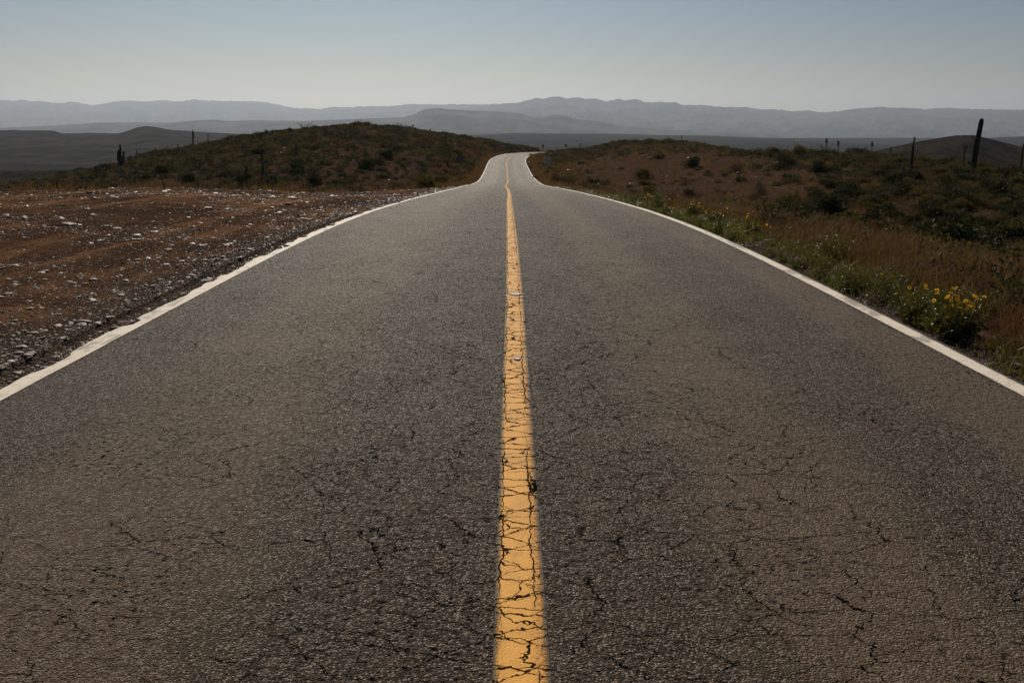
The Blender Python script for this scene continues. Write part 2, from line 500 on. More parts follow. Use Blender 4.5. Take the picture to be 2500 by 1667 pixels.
M_ASPH = make_asphalt()
M_YEL = make_paint("yellow_paint", (0.80, 0.385, 0.052), 0.020, 0.083, 0.0, 0.985,
                   [(9.5, 0.0050, (0.40, 1.0, 1), 3.0, 0.20, 0.60, 2.2), (1.7, 0.0044, (0.75, 1.2, 1), 1.3, 0.38, 0.62, 3.3), (5.2, 0.0042, (0.55, 1.25, 1), 2.6, 0.32, 0.60, 7.7)], 'yellow')
M_WHL = make_paint("white_paint_left", (0.74, 0.66, 0.55), 0.016, 0.16, -3.135, 0.95,
                   [(4.0, 0.0050, (1.0, 0.8, 1), 1.1, 0.50, 0.70, 5.1)], 'white')
M_WHR = make_paint("white_paint_right", (0.74, 0.66, 0.55), 0.018, 0.068, 3.05, 0.95,
                   [(4.0, 0.0030, (1.0, 0.8, 1), 1.1, 0.62, 0.78, 9.1)], 'white')
M_SOIL = make_soil()
M_PALE = make_rock("pale_stone", (0.060, 0.038, 0.026), (0.225, 0.155, 0.107), 0.5)
M_GRAVEL = make_rock("gravel_stone", (0.028, 0.018, 0.012), (0.175, 0.115, 0.076), 0.55, 20.0)
M_BROWN = make_rock("brown_stone", (0.105, 0.048, 0.028), (0.18, 0.090, 0.052), 0.6)
M_LEAF_DARK = make_leaf("leaf_dark_green", (0.018, 0.022, 0.007), (0.062, 0.062, 0.017), 0.22)
M_LEAF_OLIVE = make_leaf("leaf_olive", (0.046, 0.040, 0.010), (0.160, 0.122, 0.030), 0.30)
M_LEAF_DRY = make_leaf("leaf_dry_brown", (0.055, 0.034, 0.014), (0.135, 0.080, 0.032), 0.3)
M_LEAF_FRESH = make_leaf("leaf_fresh_green", (0.050, 0.054, 0.009), (0.205, 0.180, 0.028), 0.45, 14.0, 0.42, 0.35)
M_GRASS = make_leaf("dry_grass", (0.066, 0.034, 0.011), (0.215, 0.118, 0.040), 0.38, 0.9)
M_TWIG = make_plain("twig_bark", (0.055, 0.042, 0.030), 0.85)
M_CACTUS = make_leaf("cactus_skin", (0.020, 0.024, 0.012), (0.040, 0.042, 0.020), 0.0, 3.0)
M_PETAL = make_leaf("yellow_petal", (0.72, 0.42, 0.02), (0.86, 0.54, 0.03), 0.55)
M_WPETAL = make_leaf("white_petal", (0.55, 0.56, 0.52), (0.75, 0.76, 0.70), 0.4)
M_SEED = make_plain("flower_centre", (0.05, 0.025, 0.010), 0.8)

# ------------------------------------------------------------------ road centre line (metres; z relative to the eye)
RP = np.array([(4.65, 0.025, -1.53), (6.28, 0.025, -1.53), (8.21, 0.02, -1.535), (10.14, 0.01, -1.55), (13.04, -0.01, -1.605), (17.36, -0.04, -1.76),
               (20.87, -0.06, -1.93), (24.21, -0.08, -2.10), (28.21, -0.09, -2.32), (34.76, -0.13, -2.69), (44.4, -0.24, -3.25),
               (54.0, -0.40, -3.82), (61.2, -0.47, -4.24), (68.0, -0.46, -4.63), (78.3, -0.42, -5.12), (86.0, -0.46, -5.42), (98.4, -0.57, -5.66),
               (113.5, -0.69, -5.69), (126.4, -0.80, -5.58), (136.0, -0.80, -5.44), (145.0, -0.55, -5.32)])
curve = np.array([(153.0, 0.0, -5.24), (161.0, 0.8, -5.20), (168.5, 2.2, -5.20), (175.0, 4.6, -5.22), (180.5, 8.6, -5.26), (184.3, 14.0, -5.32),
                  (186.0, 21.0, -5.45), (186.5, 30.0, -5.7), (187.5, 42.0, -6.2), (191.0, 56.0, -7.0), (199.0, 72.0, -8.2)])
RPT = np.vstack([(-14.0, 0.04, -1.53), (-4.0, 0.035, -1.53), RP, curve])          # (y, x, z)
def catmull(P, per):
    Q = [P[0] * 2 - P[1]] + list(P) + [P[-1] * 2 - P[-2]]
    out = []
    for i in range(1, len(Q) - 2):
        p0, p1, p2, p3 = Q[i - 1], Q[i], Q[i + 1], Q[i + 2]
        d0, d1, d2 = (max(np.linalg.norm(b - a), 1e-6) ** 0.5 for a, b in ((p0, p1), (p1, p2), (p2, p3)))
        m1 = (p1 - p0) / d0 - (p2 - p0) / (d0 + d1) + (p2 - p1) / d1
        m2 = (p2 - p1) / d1 - (p3 - p1) / (d1 + d2) + (p3 - p2) / d2
        m1, m2 = m1 * d1, m2 * d1
        t = np.linspace(0, 1, per, endpoint=False)[:, None]
        out.append((2 * t**3 - 3 * t**2 + 1) * p1 + (t**3 - 2 * t**2 + t) * m1 + (-2 * t**3 + 3 * t**2) * p2 + (t**3 - t**2) * m2)
    return np.vstack(out + [P[-1][None]])
_c = catmull(RPT[:, [1, 0, 2]], 40)
_s = np.concatenate([[0], np.cumsum(np.linalg.norm(np.diff(_c, axis=0), axis=1))])
def centre(s):
    return np.stack([np.interp(s, _s, _c[:, k]) for k in range(3)], -1)
s_arr = [0.0]
while s_arr[-1] < _s[-1] - 1.0:
    d = max(abs(s_arr[-1] - 14.0), 4.0)
    s_arr.append(s_arr[-1] + (0.07 if 14 < s_arr[-1] < 32 else 0.2 if s_arr[-1] < 60 else 0.5))
s_arr = np.array(s_arr)
CEN = centre(s_arr)
TAN = np.gradient(CEN, axis=0); TAN[:, 2] = 0
for _ in range(3):
    TAN[1:-1] = (TAN[:-2] + TAN[1:-1] * 2 + TAN[2:]) / 4
TAN /= np.linalg.norm(TAN, axis=1)[:, None]
SIDE = np.stack([TAN[:, 1], -TAN[:, 0], np.zeros(len(TAN))], -1)              # to the right of travel
ZOFF = np.array([0, 0, CAMZ])

def ribbon(name, offs, lift, mats, thickness=0.0):
    """offs: list of per-station lateral offsets, left to right"""
    n, k = len(s_arr), len(offs)
    V = np.zeros((n, k, 3)); UV = np.zeros((n, k, 2))
    for j, o in enumerate(offs):
        o = np.broadcast_to(np.asarray(o, float), (n,))
        V[:, j] = CEN + SIDE * o[:, None] + ZOFF + np.array([0, 0, lift])
        UV[:, j, 0] = o; UV[:, j, 1] = s_arr
    if thickness:
        L = V[:, :1] - np.array([0, 0, thickness]); R = V[:, -1:] - np.array([0, 0, thickness])
        L[:, 0] -= SIDE * 0.03; R[:, 0] += SIDE * 0.03
        V = np.concatenate([L, V, R], 1); UV = np.concatenate([UV[:, :1], UV, UV[:, -1:]], 1); k += 2
    i = np.arange(n - 1)[:, None] * k + np.arange(k - 1)[None]
    quads = np.stack([i, i + 1, i + 1 + k, i + k], -1).reshape(-1, 4)
    me = new_mesh(name, V.reshape(-1, 3), [quads], True, mats)
    uvl = me.uv_layers.new(name="road")
    li = np.zeros(len(me.loops), dtype=np.int32); me.loops.foreach_get("vertex_index", li)
    uvl.data.foreach_set("uv", UV.reshape(-1, 2)[li].astype(np.float32).ravel())
    return me

def jag(seed, amp, step):
    a = vnoise(s_arr / step, np.zeros_like(s_arr) + seed, seed) + 0.5 * vnoise(s_arr / (step * 0.33), np.zeros_like(s_arr) + seed, seed + 5)
    return a * amp
bite = np.maximum(0, vnoise(s_arr / 0.55, np.zeros_like(s_arr), 31) - 0.12) * 0.22
step = np.floor(s_arr / 0.21 + 0.6 * vnoise(s_arr / 0.8, s_arr * 0 + 4, 4))
notch = np.where(_hash(step, step * 0 + 2, 77) > 0.66, 0.085 * _hash(step, step * 0 + 5, 78), 0.0) + 0.034 * (_hash(step, step * 0 + 9, 79) - 0.5)
left_edge = -3.145 + jag(3, 0.018, 0.6) + bite * 0.55 + notch + jag(6, 0.014, 0.14)
right_edge = 3.145 + jag(9, 0.03, 0.4)
road = link("road", ribbon("road", [left_edge, -3.02, -2, -1, 0, 1, 2, 2.9, right_edge], 0.0, [M_ASPH], 0.14))
tag(road, "cracked grey asphalt road with a yellow centre line and white edge lines", "road", kind="structure")
tag(link("centre_line", ribbon("centre_line", [-0.084, 0.0, 0.084], 0.004, [M_YEL]), road), "cracked yellow centre line")
tag(link("edge_line", ribbon("edge_line", [left_edge + 0.008, -2.985 + jag(5, 0.006, 0.3)], 0.004, [M_WHL]), road), "white edge line with a ragged broken outer edge")
tag(link("edge_line", ribbon("edge_line", [2.982, 3.05, 3.118], 0.004, [M_WHR]), road), "straight clean white edge line beside the green weeds")

# ------------------------------------------------------------------ the land as a height function (z relative to the eye)
def sil(pts):
    """crest list (u, v, y) -> arrays a = x / y, y, z"""
    A = []
    for u, v, y in pts:
        x, yy, z = at_depth(u, v, y)
        A.append((x / yy, yy, z))
    A = np.array(A)
    return A[np.argsort(A[:, 0])]
CREST = sil([(-500, 470, 95), (-150, 462, 100), (28, 461, 105), (110, 449, 108), (155, 436, 112), (210, 423, 116), (249, 415, 118), (304, 405, 122), (332, 394, 124),
             (387, 377, 128), (453, 366, 132), (511, 353, 136), (553, 344, 138), (608, 335, 141), (655, 327, 143), (724, 320, 146), (807, 313, 149),
             (876, 306, 150), (898, 305, 150), (932, 311, 150), (981, 314, 150), (1015, 320, 151), (1070, 328, 154), (1111, 332, 160), (1153, 339, 170),
             (1194, 346, 184), (1224, 353, 192), (1262, 359, 200), (1300, 364, 196), (1330, 371, 168), (1380, 370, 160), (1443, 365, 156), (1471, 357, 152), (1526, 351, 150), (1582, 348, 150), (1665, 348, 145),
             (1720, 355, 135), (1767, 365, 125), (1803, 373, 115), (1858, 376, 110), (1933, 378, 105), (2016, 379, 100), (2099, 379, 100), (2154, 384, 95),
             (2195, 393, 90), (2237, 397, 88), (2292, 403, 85), (2347, 412, 82), (2403, 415, 80), (2444, 422, 78), (2500, 424, 75), (2700, 436, 70), (3100, 450, 68)])
# near edge of the ground rise (u -> y, z rel.) and where the flat lot breaks off
BASE = np.array([(-.95, 62, -9.0), (-.6, 60, -8.6), (-.45, 58, -7.6), (-.3, 60, -7.0), (-.2, 62, -6.6), (-.1, 75, -6.2), (-.04, 96, -5.9), (0.0, 140, -5.5),
                 (.02, 132, -5.5), (.05, 92, -5.35), (.09, 78, -5.0), (.2, 72, -4.95), (.28, 60, -4.7), (.36, 46, -4.35), (.45, 42, -4.3), (.6, 40, -4.3), (.95, 38, -4.4)])
LOTE = np.array([(-.95, 24, 461), (-.62, 26, 459), (-.45, 30, 448), (-.32, 32, 457), (-.2, 38, 465), (-.13, 50, 460), (-.075, 62, 456), (-.04, 70, 450), (.95, 70, 450)])

def road_z(y):
    return np.interp(y, _c[:, 1], np.minimum(_c[:, 2], 9))
NR = int(np.searchsorted(_c[:, 1], 150.0))
def road_x(y):
    return np.interp(y, _c[:NR, 1], _c[:NR, 0])

_rs = CEN[::4]
def road_near(x, y):
    """distance to the centre line and its height there"""
    sh = x.shape
    x, y = x.ravel(), y.ravel()
    d = np.full(len(x), 1e9); z = np.zeros(len(x))
    for i in range(0, len(x), 20000):
        dx = x[i:i + 20000, None] - _rs[None, :, 0]; dy = y[i:i + 20000, None] - _rs[None, :, 1]
        q = dx * dx + dy * dy
        k = q.argmin(1)
        d[i:i + 20000] = np.sqrt(q[np.arange(len(k)), k]); z[i:i + 20000] = _rs[k, 2]
    return d.reshape(sh), z.reshape(sh)

def height(x, y):
    x = np.asarray(x, float); y = np.asarray(y, float)
    yy = np.maximum(y, 0.5)
    a = np.clip(x / yy, -0.94, 0.94)
    yc = np.interp(a, CREST[:, 0], CREST[:, 1]); zc = np.interp(a, CREST[:, 0], CREST[:, 2])
    yb = np.interp(a, BASE[:, 0], BASE[:, 1]); zb = np.interp(a, BASE[:, 0], BASE[:, 2])
    ye = np.interp(a, LOTE[:, 0], LOTE[:, 1]); re = np.interp(a, LOTE[:, 0], LOTE[:, 2])
    xr = road_x(y)
    sl, sr = xr - 3.2 - x, x - xr - 3.3
    rz = road_z(np.clip(y, -14, 150))
    # left: the gravel lot continues the road surface and lies a little higher further out
    ze = -(re - HZ) / F * ye
    lift = np.clip(ze - road_z(ye), 0, 2) * smooth(0.25, 1.0, yy / ye) * smooth(0.5, 6, sl)
    left = rz + lift - 0.07 + 0.035 * smooth(0, 2.5, sl)
    right = rz - 0.07 - 2.25 * smooth(0.4, 13.0, sr) - 0.35 * smooth(8, 30, sr)
    near = np.where(sr > 0, right, np.where(sl > 0, left, rz - 0.12))
    y1 = np.where(a < 0, ye, 22.0); y1 = np.minimum(y1, yb - 8)
    far0 = near * (1 - smooth(y1, yb, yy)) + zb * smooth(y1, yb, yy)
    t = np.clip((yy - yb) / (yc - yb), 0, 1)
    dome = np.sin(np.clip(t, 0, 1) * np.pi / 2) ** 1.15
    z = np.where(yy < yb, far0, zb + (zc - zb) * dome)
    d = np.maximum(yy - yc, 0)
    z = z - 0.0016 * d * d / (1 + d * 0.0075)
    # lumps
    amp = smooth(18, 60, yy)
    z = z + amp * 0.55 * fbm(x * 0.09, y * 0.09, 5, 4) * (1 - 0.5 * smooth(0.9, 1.0, t))
    z = z + 0.05 * fbm(x * 0.8, y * 0.8, 11, 3) * smooth(0.3, 2.0, np.maximum(sl, sr))
    # the road bed is cut into whatever the land does
    dist, zr = road_near(x, y)
    soft = np.where(y < 40, 2.0, 5.5)
    w = 1 - smooth(3.35, 3.35 + soft, dist)
    bed = zr - 0.10 - 0.05 * (dist < 3.3)
    inn = (y > 18)
    z = np.where(inn, z * (1 - w) + bed * w, z)
    z = np.where((dist < 3.5) & (~inn), np.minimum(z, zr - 0.11), z)
    return z

def ground(x, y):
    return float(height(np.array([x]), np.array([y]))[0]) + CAMZ

def hit(u, v, y0=3.0, y1=260.0):
    """where the sight line first meets the land"""
    d = ray(u, v)
    ys = y0 * (y1 / y0) ** np.linspace(0, 1, 900)
    t = ys / d[1]
    h = height(d[0] * t, ys)
    below = np.nonzero(d[2] * t < h)[0]
    if len(below) == 0:
        k = int(np.argmin(d[2] * t - h))
    else:
        k = below[0]
    return float(d[0] * t[k]), float(ys[k]), float(h[k]) + CAMZ

# polar sheet, fine where the view looks and coarse behind
ang = np.concatenate([np.arange(-180, -40, 4.0), np.arange(-40, 40.001, 0.13), np.arange(44, 180, 4.0)])
rad = [1.2]
while rad[-1] < 800:
    rad.append(rad[-1] * 1.021)
rad = np.array(rad)
th = np.radians(ang)
X = rad[:, None] * np.sin(th)[None]; Y = rad[:, None] * np.cos(th)[None]
Z = height(X, Y)
n_r, n_a = X.shape
# behind the viewer the ground just goes on level with the road
back = smooth(2.0, -8.0, Y)
Z = Z * (1 - back) + back * (-1.62 - 0.03 * np.maximum(np.abs(X) - 4, 0))
Vt = np.stack([X, Y, Z + CAMZ], -1).reshape(-1, 3)
i = np.arange(n_r - 1)[:, None] * n_a + np.arange(n_a)[None]
j = np.arange(n_r - 1)[:, None] * n_a + (np.arange(n_a)[None] + 1) % n_a
quads = np.stack([i, i + n_a, j + n_a, j], -1).reshape(-1, 4)
Vt = np.vstack([Vt, (0, 0, CAMZ - 1.65)])
fan = np.stack([np.arange(n_a), (np.arange(n_a) + 1) % n_a, np.full(n_a, len(Vt) - 1)], -1)
me = new_mesh("terrain", Vt, [fan, quads], True, [M_SOIL])
aa = X / np.maximum(Y, 0.5)
xr = road_x(Y)
ye = np.interp(np.clip(aa, -.94, .94), LOTE[:, 0], LOTE[:, 1])
zone = np.zeros((n_r * n_a + 1, 4), dtype=np.float32); zone[:, 3] = 1
lotw = smooth(0.0, -0.2, X - xr) * (1 - smooth(0.95, 1.08, Y / ye + 0.06 * fbm(X * .5, Y * .5, 8, 3)))
shw = (1 - smooth(3.3, 4.4, np.abs(X - xr) + 0.9 * fbm(X * 0.9, Y * 0.5, 21, 3))) * (Y < 150)
zone[:-1, 0] = lotw.ravel(); zone[:-1, 1] = (shw * 0.85).ravel(); zone[:-1, 2] = smooth(200, 300, np.hypot(X, Y)).ravel()
att = me.color_attributes.new("zone", 'FLOAT_COLOR', 'POINT')
att.data.foreach_set("color", zone.ravel())
tag(link("terrain", me), "brown stony desert ground on both sides of the road", "ground", kind="structure")

# ------------------------------------------------------------------ distant layers
M_R1 = make_range_mat("scrub_slope", (0.018, 0.019, 0.019), (0.046, 0.042, 0.038), 0.012)
M_R0 = make_range_mat("dark_scrub_slope", (0.008, 0.008, 0.006), (0.034, 0.028, 0.021), 0.06)
M_R2 = make_range_mat("valley_slope", (0.020, 0.022, 0.025), (0.042, 0.042, 0.042), 0.004)
M_R3 = make_range_mat("mountain_rock", (0.020, 0.022, 0.026), (0.078, 0.074, 0.070), 0.0016)

def ridge(name, pts, depth, z_front, fr, bk, mat, label, relief=1.0, cat="hill", n_u=420, n_p=60, seed=1, jitter=0.4):
    """a real ridge: crest from its skyline, long slope towards the viewer, slope behind it"""
    pts = np.array(pts, float)
    us = np.linspace(pts[0, 0], pts[-1, 0], n_u)
    vs = np.interp(us, pts[:, 0], pts[:, 1])
    k = np.array([1, 2, 1]) / 4.0
    vs[1:-1] = np.convolve(vs, k, 'valid')
    vs = vs + jitter * fbm(us * 0.11, us * 0, seed + 60, 3)
    ds = np.array([depth(u) if callable(depth) else depth for u in us])
    P = np.array([at_depth(u, v, d) for u, v, d in zip(us, vs, ds)])
    tt = np.concatenate([np.linspace(0, 1, n_p) ** 0.8, 1 + np.linspace(0.06, 1, 10)])
    V = np.zeros((n_u, len(tt), 3))
    for q, t in enumerate(tt):
        if t <= 1:
            y = P[:, 1] - fr * (1 - t)
            e = t ** 1.5
            z = z_front + (P[:, 2] - z_front) * e
        else:
            y = P[:, 1] + bk * (t - 1)
            z = P[:, 2] + (z_front * 1.2 - P[:, 2]) * (t - 1) ** 1.3
        x = P[:, 0] / P[:, 1] * y
        rel = (P[:, 2] - z_front) * relief * (4 * min(t, 1) * (1 - min(t, 1)) + (0.3 if t > 1 else 0.0))
        L_ = fr * 0.075
        ridged = 0.5 - np.abs(fbm(x / L_, y / (L_ * 2.2), seed, 5))
        z = z + rel * (ridged - 0.42) * 0.95
        V[:, q] = np.stack([x, y, z + CAMZ], -1)
    m = len(tt)
    ii = np.arange(n_u - 1)[:, None] * m + np.arange(m - 1)[None]
    quads = np.stack([ii, ii + m, ii + m + 1, ii + 1], -1).reshape(-1, 4)
    o = link(name, new_mesh(name, V.reshape(-1, 3), [quads], True, [mat]))
    tag(o, label, cat, kind="structure")
    return o

ridge("hill", [(-700, 440), (-200, 426), (0, 418), (100, 417), (207, 413), (300, 412), (450, 416), (700, 430)], 460, -42, 190, 200, M_R0,
      "dark scrub covered terrace low on the far left", 0.15, seed=3)
ridge("hill", [(-700, 330), (-300, 322), (0, 319), (33, 317), (55, 319), (127, 319), (155, 326.4), (221, 324.5), (290, 326), (318, 318), (337, 310.7), (359, 308), (381, 310.7),
               (415, 317), (484, 322), (553, 326), (608, 328), (800, 333), (1000, 345)], 1750, -40, 1100, 700, M_R1,
      "dark grey hill with a rounded cone and a flat mesa in the left distance", 0.14, seed=8)
ridge("hill", [(700, 340), (1000, 336), (1100, 333), (1180, 329), (1250, 325), (1388, 326.4), (1499, 327), (1609, 330), (1747, 332), (1850, 337), (2016, 344), (2182, 352), (2300, 350),
               (2430, 336), (2500, 333), (2700, 330), (3200, 340)], 3300, -42, 2100, 900, M_R2,
      "flat dark grey plain beyond the bend of the road", 0.15, seed=12)
ridge("hill", [(1950, 395), (2060, 384), (2126, 371.6), (2182, 359), (2237, 346.7), (2292, 337), (2334, 331), (2375, 330), (2403, 335.7), (2458, 349.5), (2500, 360.6), (2600, 378), (2800, 400)],
      520, -40, 260, 200, M_R0, "dark rounded hill behind the tall leaning cactus on the right", 0.12, seed=15)
ridge("hill", [(-700, 318), (0, 313), (152, 305.7), (235, 300), (345, 299.6), (415, 300), (470, 294.6), (525, 292.7), (553, 296), (622, 294), (738, 296), (849, 292), (930, 289), (987, 286.3), (1015, 279.4),
               (1028, 269.8), (1064, 264), (1097, 267.5), (1153, 271), (1208, 272.5), (1250, 275), (1277, 279), (1300, 286), (1333, 285), (1355, 280), (1388, 284), (1405, 292), (1443, 294.6),
               (1499, 303), (1526, 310), (1700, 322), (1900, 326)], 8000, -140, 3600, 2300, M_R3,
      "hazy grey foothills in front of the far mountains", 0.35, seed=22)
ridge("mountain_range", [(-900, 250), (-400, 243), (-100, 247), (0, 245.4), (14, 245), (33, 247), (55, 244), (80, 248), (94, 246), (122, 251), (155, 252), (174, 248.5), (193, 251), (224, 258), (249, 253.7), (290, 247), (326, 246),
       (356, 248.5), (406, 245), (426, 248.7), (448, 247), (473, 243.5), (497, 245.7), (553, 247), (622, 248), (650, 250), (683, 256), (710, 262), (738, 265), (755, 264), (771, 266.4), (791, 265.6),
       (813, 261.5), (862, 262), (896, 259.5), (923, 260.6), (959, 259), (992, 255), (1153, 255.4), (1194, 255), (1208, 253), (1227, 255.5), (1250, 253), (1400, 262), (1700, 285)],
      lambda u: 17500 - 1500 * float(smooth(600, 1100, u)), -170, 7500, 5000, M_R3, "pale hazy mountain range across the left horizon", 0.55, "mountains", 900, seed=31, jitter=1.6)
ridge("mountain_range", [(1020, 290), (1120, 268), (1200, 257), (1250, 251.8), (1264, 252), (1277, 247), (1294, 245.4), (1308, 239.3), (1324, 242), (1341, 237.7), (1366, 236.6), (1385, 240.7), (1407, 238), (1430, 241.6), (1454, 240.5), (1479, 248),
       (1499, 245), (1510, 241.6), (1523, 245.7), (1548, 242), (1562, 245), (1576, 250.4), (1595, 251), (1612, 248.7), (1628, 251), (1648, 249.3), (1664, 256.5), (1720, 256.8), (1761, 261.5), (1825, 262),
       (1850, 267), (1897, 267.4), (1933, 272), (1974, 270), (1999, 275), (2043, 272.7), (2079, 266.6), (2151, 261), (2182, 263.8), (2231, 263.8), (2259, 268), (2281, 264.6), (2320, 264.6), (2361, 266), (2500, 268.8),
       (2700, 262), (3000, 270), (3400, 280)],
      13500, -170, 6500, 5000, M_R3, "grey mountain range with rounded peaks across the right horizon", 0.60, "mountains", 900, seed=37, jitter=1.4)

# the valley floor runs out to the horizon
aV = np.linspace(0, 2 * np.pi, 97)[:-1]
rV = np.array([400, 900, 2000, 4000, 7000, 11000, 15000, 19000, 23000, 28500.0])
XV = rV[:, None] * np.sin(aV); YV = rV[:, None] * np.cos(aV)
ZV = -np.interp(rV, [400, 900, 2000, 4000, 40000], [90, 110, 125, 150, 260])[:, None] + 12 * fbm(XV / 900, YV / 900, 41, 3)
iv = np.arange(len(rV) - 1)[:, None] * 96 + np.arange(96); jv = np.arange(len(rV) - 1)[:, None] * 96 + (np.arange(96) + 1) % 96
me = new_mesh("valley_floor", np.stack([XV, YV, ZV + CAMZ], -1).reshape(-1, 3), [np.stack([iv, iv + 96, jv + 96, jv], -1).reshape(-1, 4)], True, [M_R2])
tag(link("valley_floor", me), "hazy grey valley floor below the mountains", "valley", kind="structure")

#VEGSTART
# ------------------------------------------------------------------ plant builders
def unit(n, r):
    v = r.normal(size=(n, 3))
    return v / np.linalg.norm(v, axis=1)[:, None]

def leaf_cloud(geo, r, n, cen, rad, size, up=0.35, aspect=0.38, flat=0.8, mat=0, shell=0.45):
    cen, rad = np.asarray(cen, float), np.asarray(rad, float)
    k = r.choice(len(cen), n, p=rad**2 / (rad**2).sum())
    d = unit(n, r)
    q = shell + (1 - shell) * r.random(n) ** 0.6
    p = cen[k] + d * (rad[k] * q)[:, None] * np.array([1, 1, flat])
    p[:, 2] = np.abs(p[:, 2]) + 0.01
    ax = d * 0.7 + unit(n, r) * 0.7 + np.array([0, 0, up]); ax /= np.linalg.norm(ax, axis=1)[:, None]
    sd = np.cross(ax, unit(n, r)); sd /= np.linalg.norm(sd, axis=1)[:, None] + 1e-9
    l = size * (0.6 + 0.8 * r.random(n))[:, None]
    V = np.stack([p - ax * l * .5, p + sd * l * aspect * .5, p + ax * l * .5, p - sd * l * aspect * .5], 1)
    geo.add(V.reshape(-1, 3), np.arange(4 * n).reshape(-1, 4), mat)

def blades(geo, r, base, h, w, lean, mat=0):
    """grass blades: bent strips of three triangles"""
    n = len(base)
    az = r.random(n) * 2 * np.pi
    s = np.stack([np.cos(az), np.sin(az), 0 * az], -1) * (w / 2)[:, None]
    ln = lean
    m = base + np.stack([ln[:, 0] * .35, ln[:, 1] * .35, h * .55], -1)
    t = base + np.stack([ln[:, 0], ln[:, 1], h * (1 - .25 * np.clip(np.hypot(ln[:, 0], ln[:, 1]) / h, 0, 1))], -1)
    V = np.stack([base - s, base + s, m - s * .7, m + s * .7, t], 1).reshape(-1, 3)
    o = np.arange(n)[:, None] * 5
    geo.add(V, np.concatenate([o + [[0, 1, 3]], o + [[0, 3, 2]], o + [[2, 3, 4]]]), mat)

def shrub_geo(seed, R, H, n, size, clumps=11, sprigs=0.35, twigs=9, flat=0.75, aspect=0.38, shell=0.45):
    r = np.random.default_rng(seed)
    g = Geo()
    d = unit(clumps, r); d[:, 2] = np.abs(d[:, 2])
    cen = d * np.array([R, R, H]) * (0.35 + 0.42 * r.random(clumps))[:, None]
    rad = (0.28 + 0.3 * r.random(clumps)) * min(R, H)
    cen[:, 2] = np.maximum(cen[:, 2], rad * .5)
    leaf_cloud(g, r, n, cen, rad, size, flat=flat, aspect=aspect, shell=shell)
    for k in range(twigs):
        e = cen[k % clumps] * (1.0 + 0.25 * r.random()) + r.normal(size=3) * 0.05 * R
        mid = e * 0.5 + r.normal(size=3) * 0.08 * R
        mid[2] = abs(mid[2])
        g.tube([(0.05 * R * r.normal(), 0.05 * R * r.normal(), -0.03), mid, e], [0.02 * R, 0.013 * R, 0.004 * R], 4, 1)
    for k in range(int(clumps * sprigs * 6)):                 # loose upright sprigs break the outline
        c = cen[r.integers(clumps)]
        e = c + np.array([r.normal() * .3 * R, r.normal() * .3 * R, rad.max() * (0.9 + 0.9 * r.random())])
        g.tube([c, e], [0.006 * R, 0.003 * R], 3, 1, False)
        leaf_cloud(g, r, 9, [c + (e - c) * q for q in (.45, .65, .85, 1.0)], [0.05 * R] * 4, size * .8, aspect=aspect)
    return g

KINDS = {
    "dark_shrub": ([shrub_geo(100 + k, .62, .46 + .09 * k, 2600, .062, 14, .10, aspect=.62, flat=.68).build("dark_shrub", [M_LEAF_DARK, M_TWIG]) for k in range(4)]),
    "olive_shrub": ([shrub_geo(200 + k, .60, .42 + .08 * k, 2400, .058, 13, .15, aspect=.62, flat=.68).build("olive_shrub", [M_LEAF_OLIVE, M_TWIG]) for k in range(4)]),
    "dry_shrub": ([shrub_geo(300 + k, .56, .42 + .09 * k, 1300, .056, 11, .3, 16, shell=.3, aspect=.36).build("dry_shrub", [M_LEAF_DRY, M_TWIG]) for k in range(4)]),
}
_small = []
for k in range(5):
    r = np.random.default_rng(400 + k)
    g = Geo()
    leaf_cloud(g, r, 190, r.normal(size=(6, 3)) * [.24, .24, .05] + [0, 0, .20], [.27] * 6, .12, aspect=.6, flat=.75)
    _small.append((np.concatenate(g.V), np.concatenate(g.P[4])))

def spawn(name, me, loc, label, cat, group, scale=1.0, rz=0.0, sz=1.0):
    o = link(name, me, None, loc)
    o.scale = (scale, scale, scale * sz)
    o.rotation_euler = (0, 0, rz)
    return tag(o, label, cat, group)

# ------------------------------------------------------------------ scattered shrubs
def scatter(n, a0, a1, y0, y1):
    a = rng.uniform(a0, a1, n)
    y = np.sqrt(rng.uniform(y0**2, y1**2, n))
    return a * y, y
cand = []
xs, ys = scatter(30000, -.68, .02, 52, 205)
a = xs / ys; yc = np.interp(a, CREST[:, 0], CREST[:, 1]); yb = np.interp(a, LOTE[:, 0], LOTE[:, 1])
dist, _z = road_near(xs, ys)
pat = fbm(xs * .07, ys * .07, 71, 3)
pr = np.where((ys > yb + 4) & (ys < yc + 9), np.clip(.60 + .75 * pat, .2, .97), 0) * (dist > 4.6)
pr = pr * np.where((a > -.27) & (a < -.10) & (ys > 105), .75, 1.0)
keep = rng.random(len(xs)) < pr
cand += [(x, y, 'left') for x, y in zip(xs[keep], ys[keep])]
xs, ys = scatter(24000, .0, .68, 16, 205)
a = xs / ys; yc = np.interp(a, CREST[:, 0], CREST[:, 1])
dist, _z = road_near(xs, ys)
pat = fbm(xs * .09, ys * .09, 77, 3)
den = .20 + .95 * smooth(.33, .46, a + .12 * pat) * smooth(9, 15, xs) + .55 * smooth(.80, .95, ys / yc) + .35 * smooth(.12, .03, a) * (ys > 75)
bare = smooth(.09, .13, a) * (1 - smooth(.22, .30, a)) * smooth(60, 70, ys) * (1 - smooth(104, 116, ys))
pr = np.clip(den + .6 * pat, .04, .97) * (1 - .80 * bare) * (dist > 4.8) * (ys < yc + 8) * np.where(ys < 45, .75 * (xs > 7.5), 1)
keep = rng.random(len(xs)) < pr
cand += [(x, y, 'right') for x, y in zip(xs[keep], ys[keep])]
cx_ = np.array([c[0] for c in cand]); cy_ = np.array([c[1] for c in cand]); side = np.array([c[2] for c in cand])
cz_ = height(cx_, cy_) + CAMZ
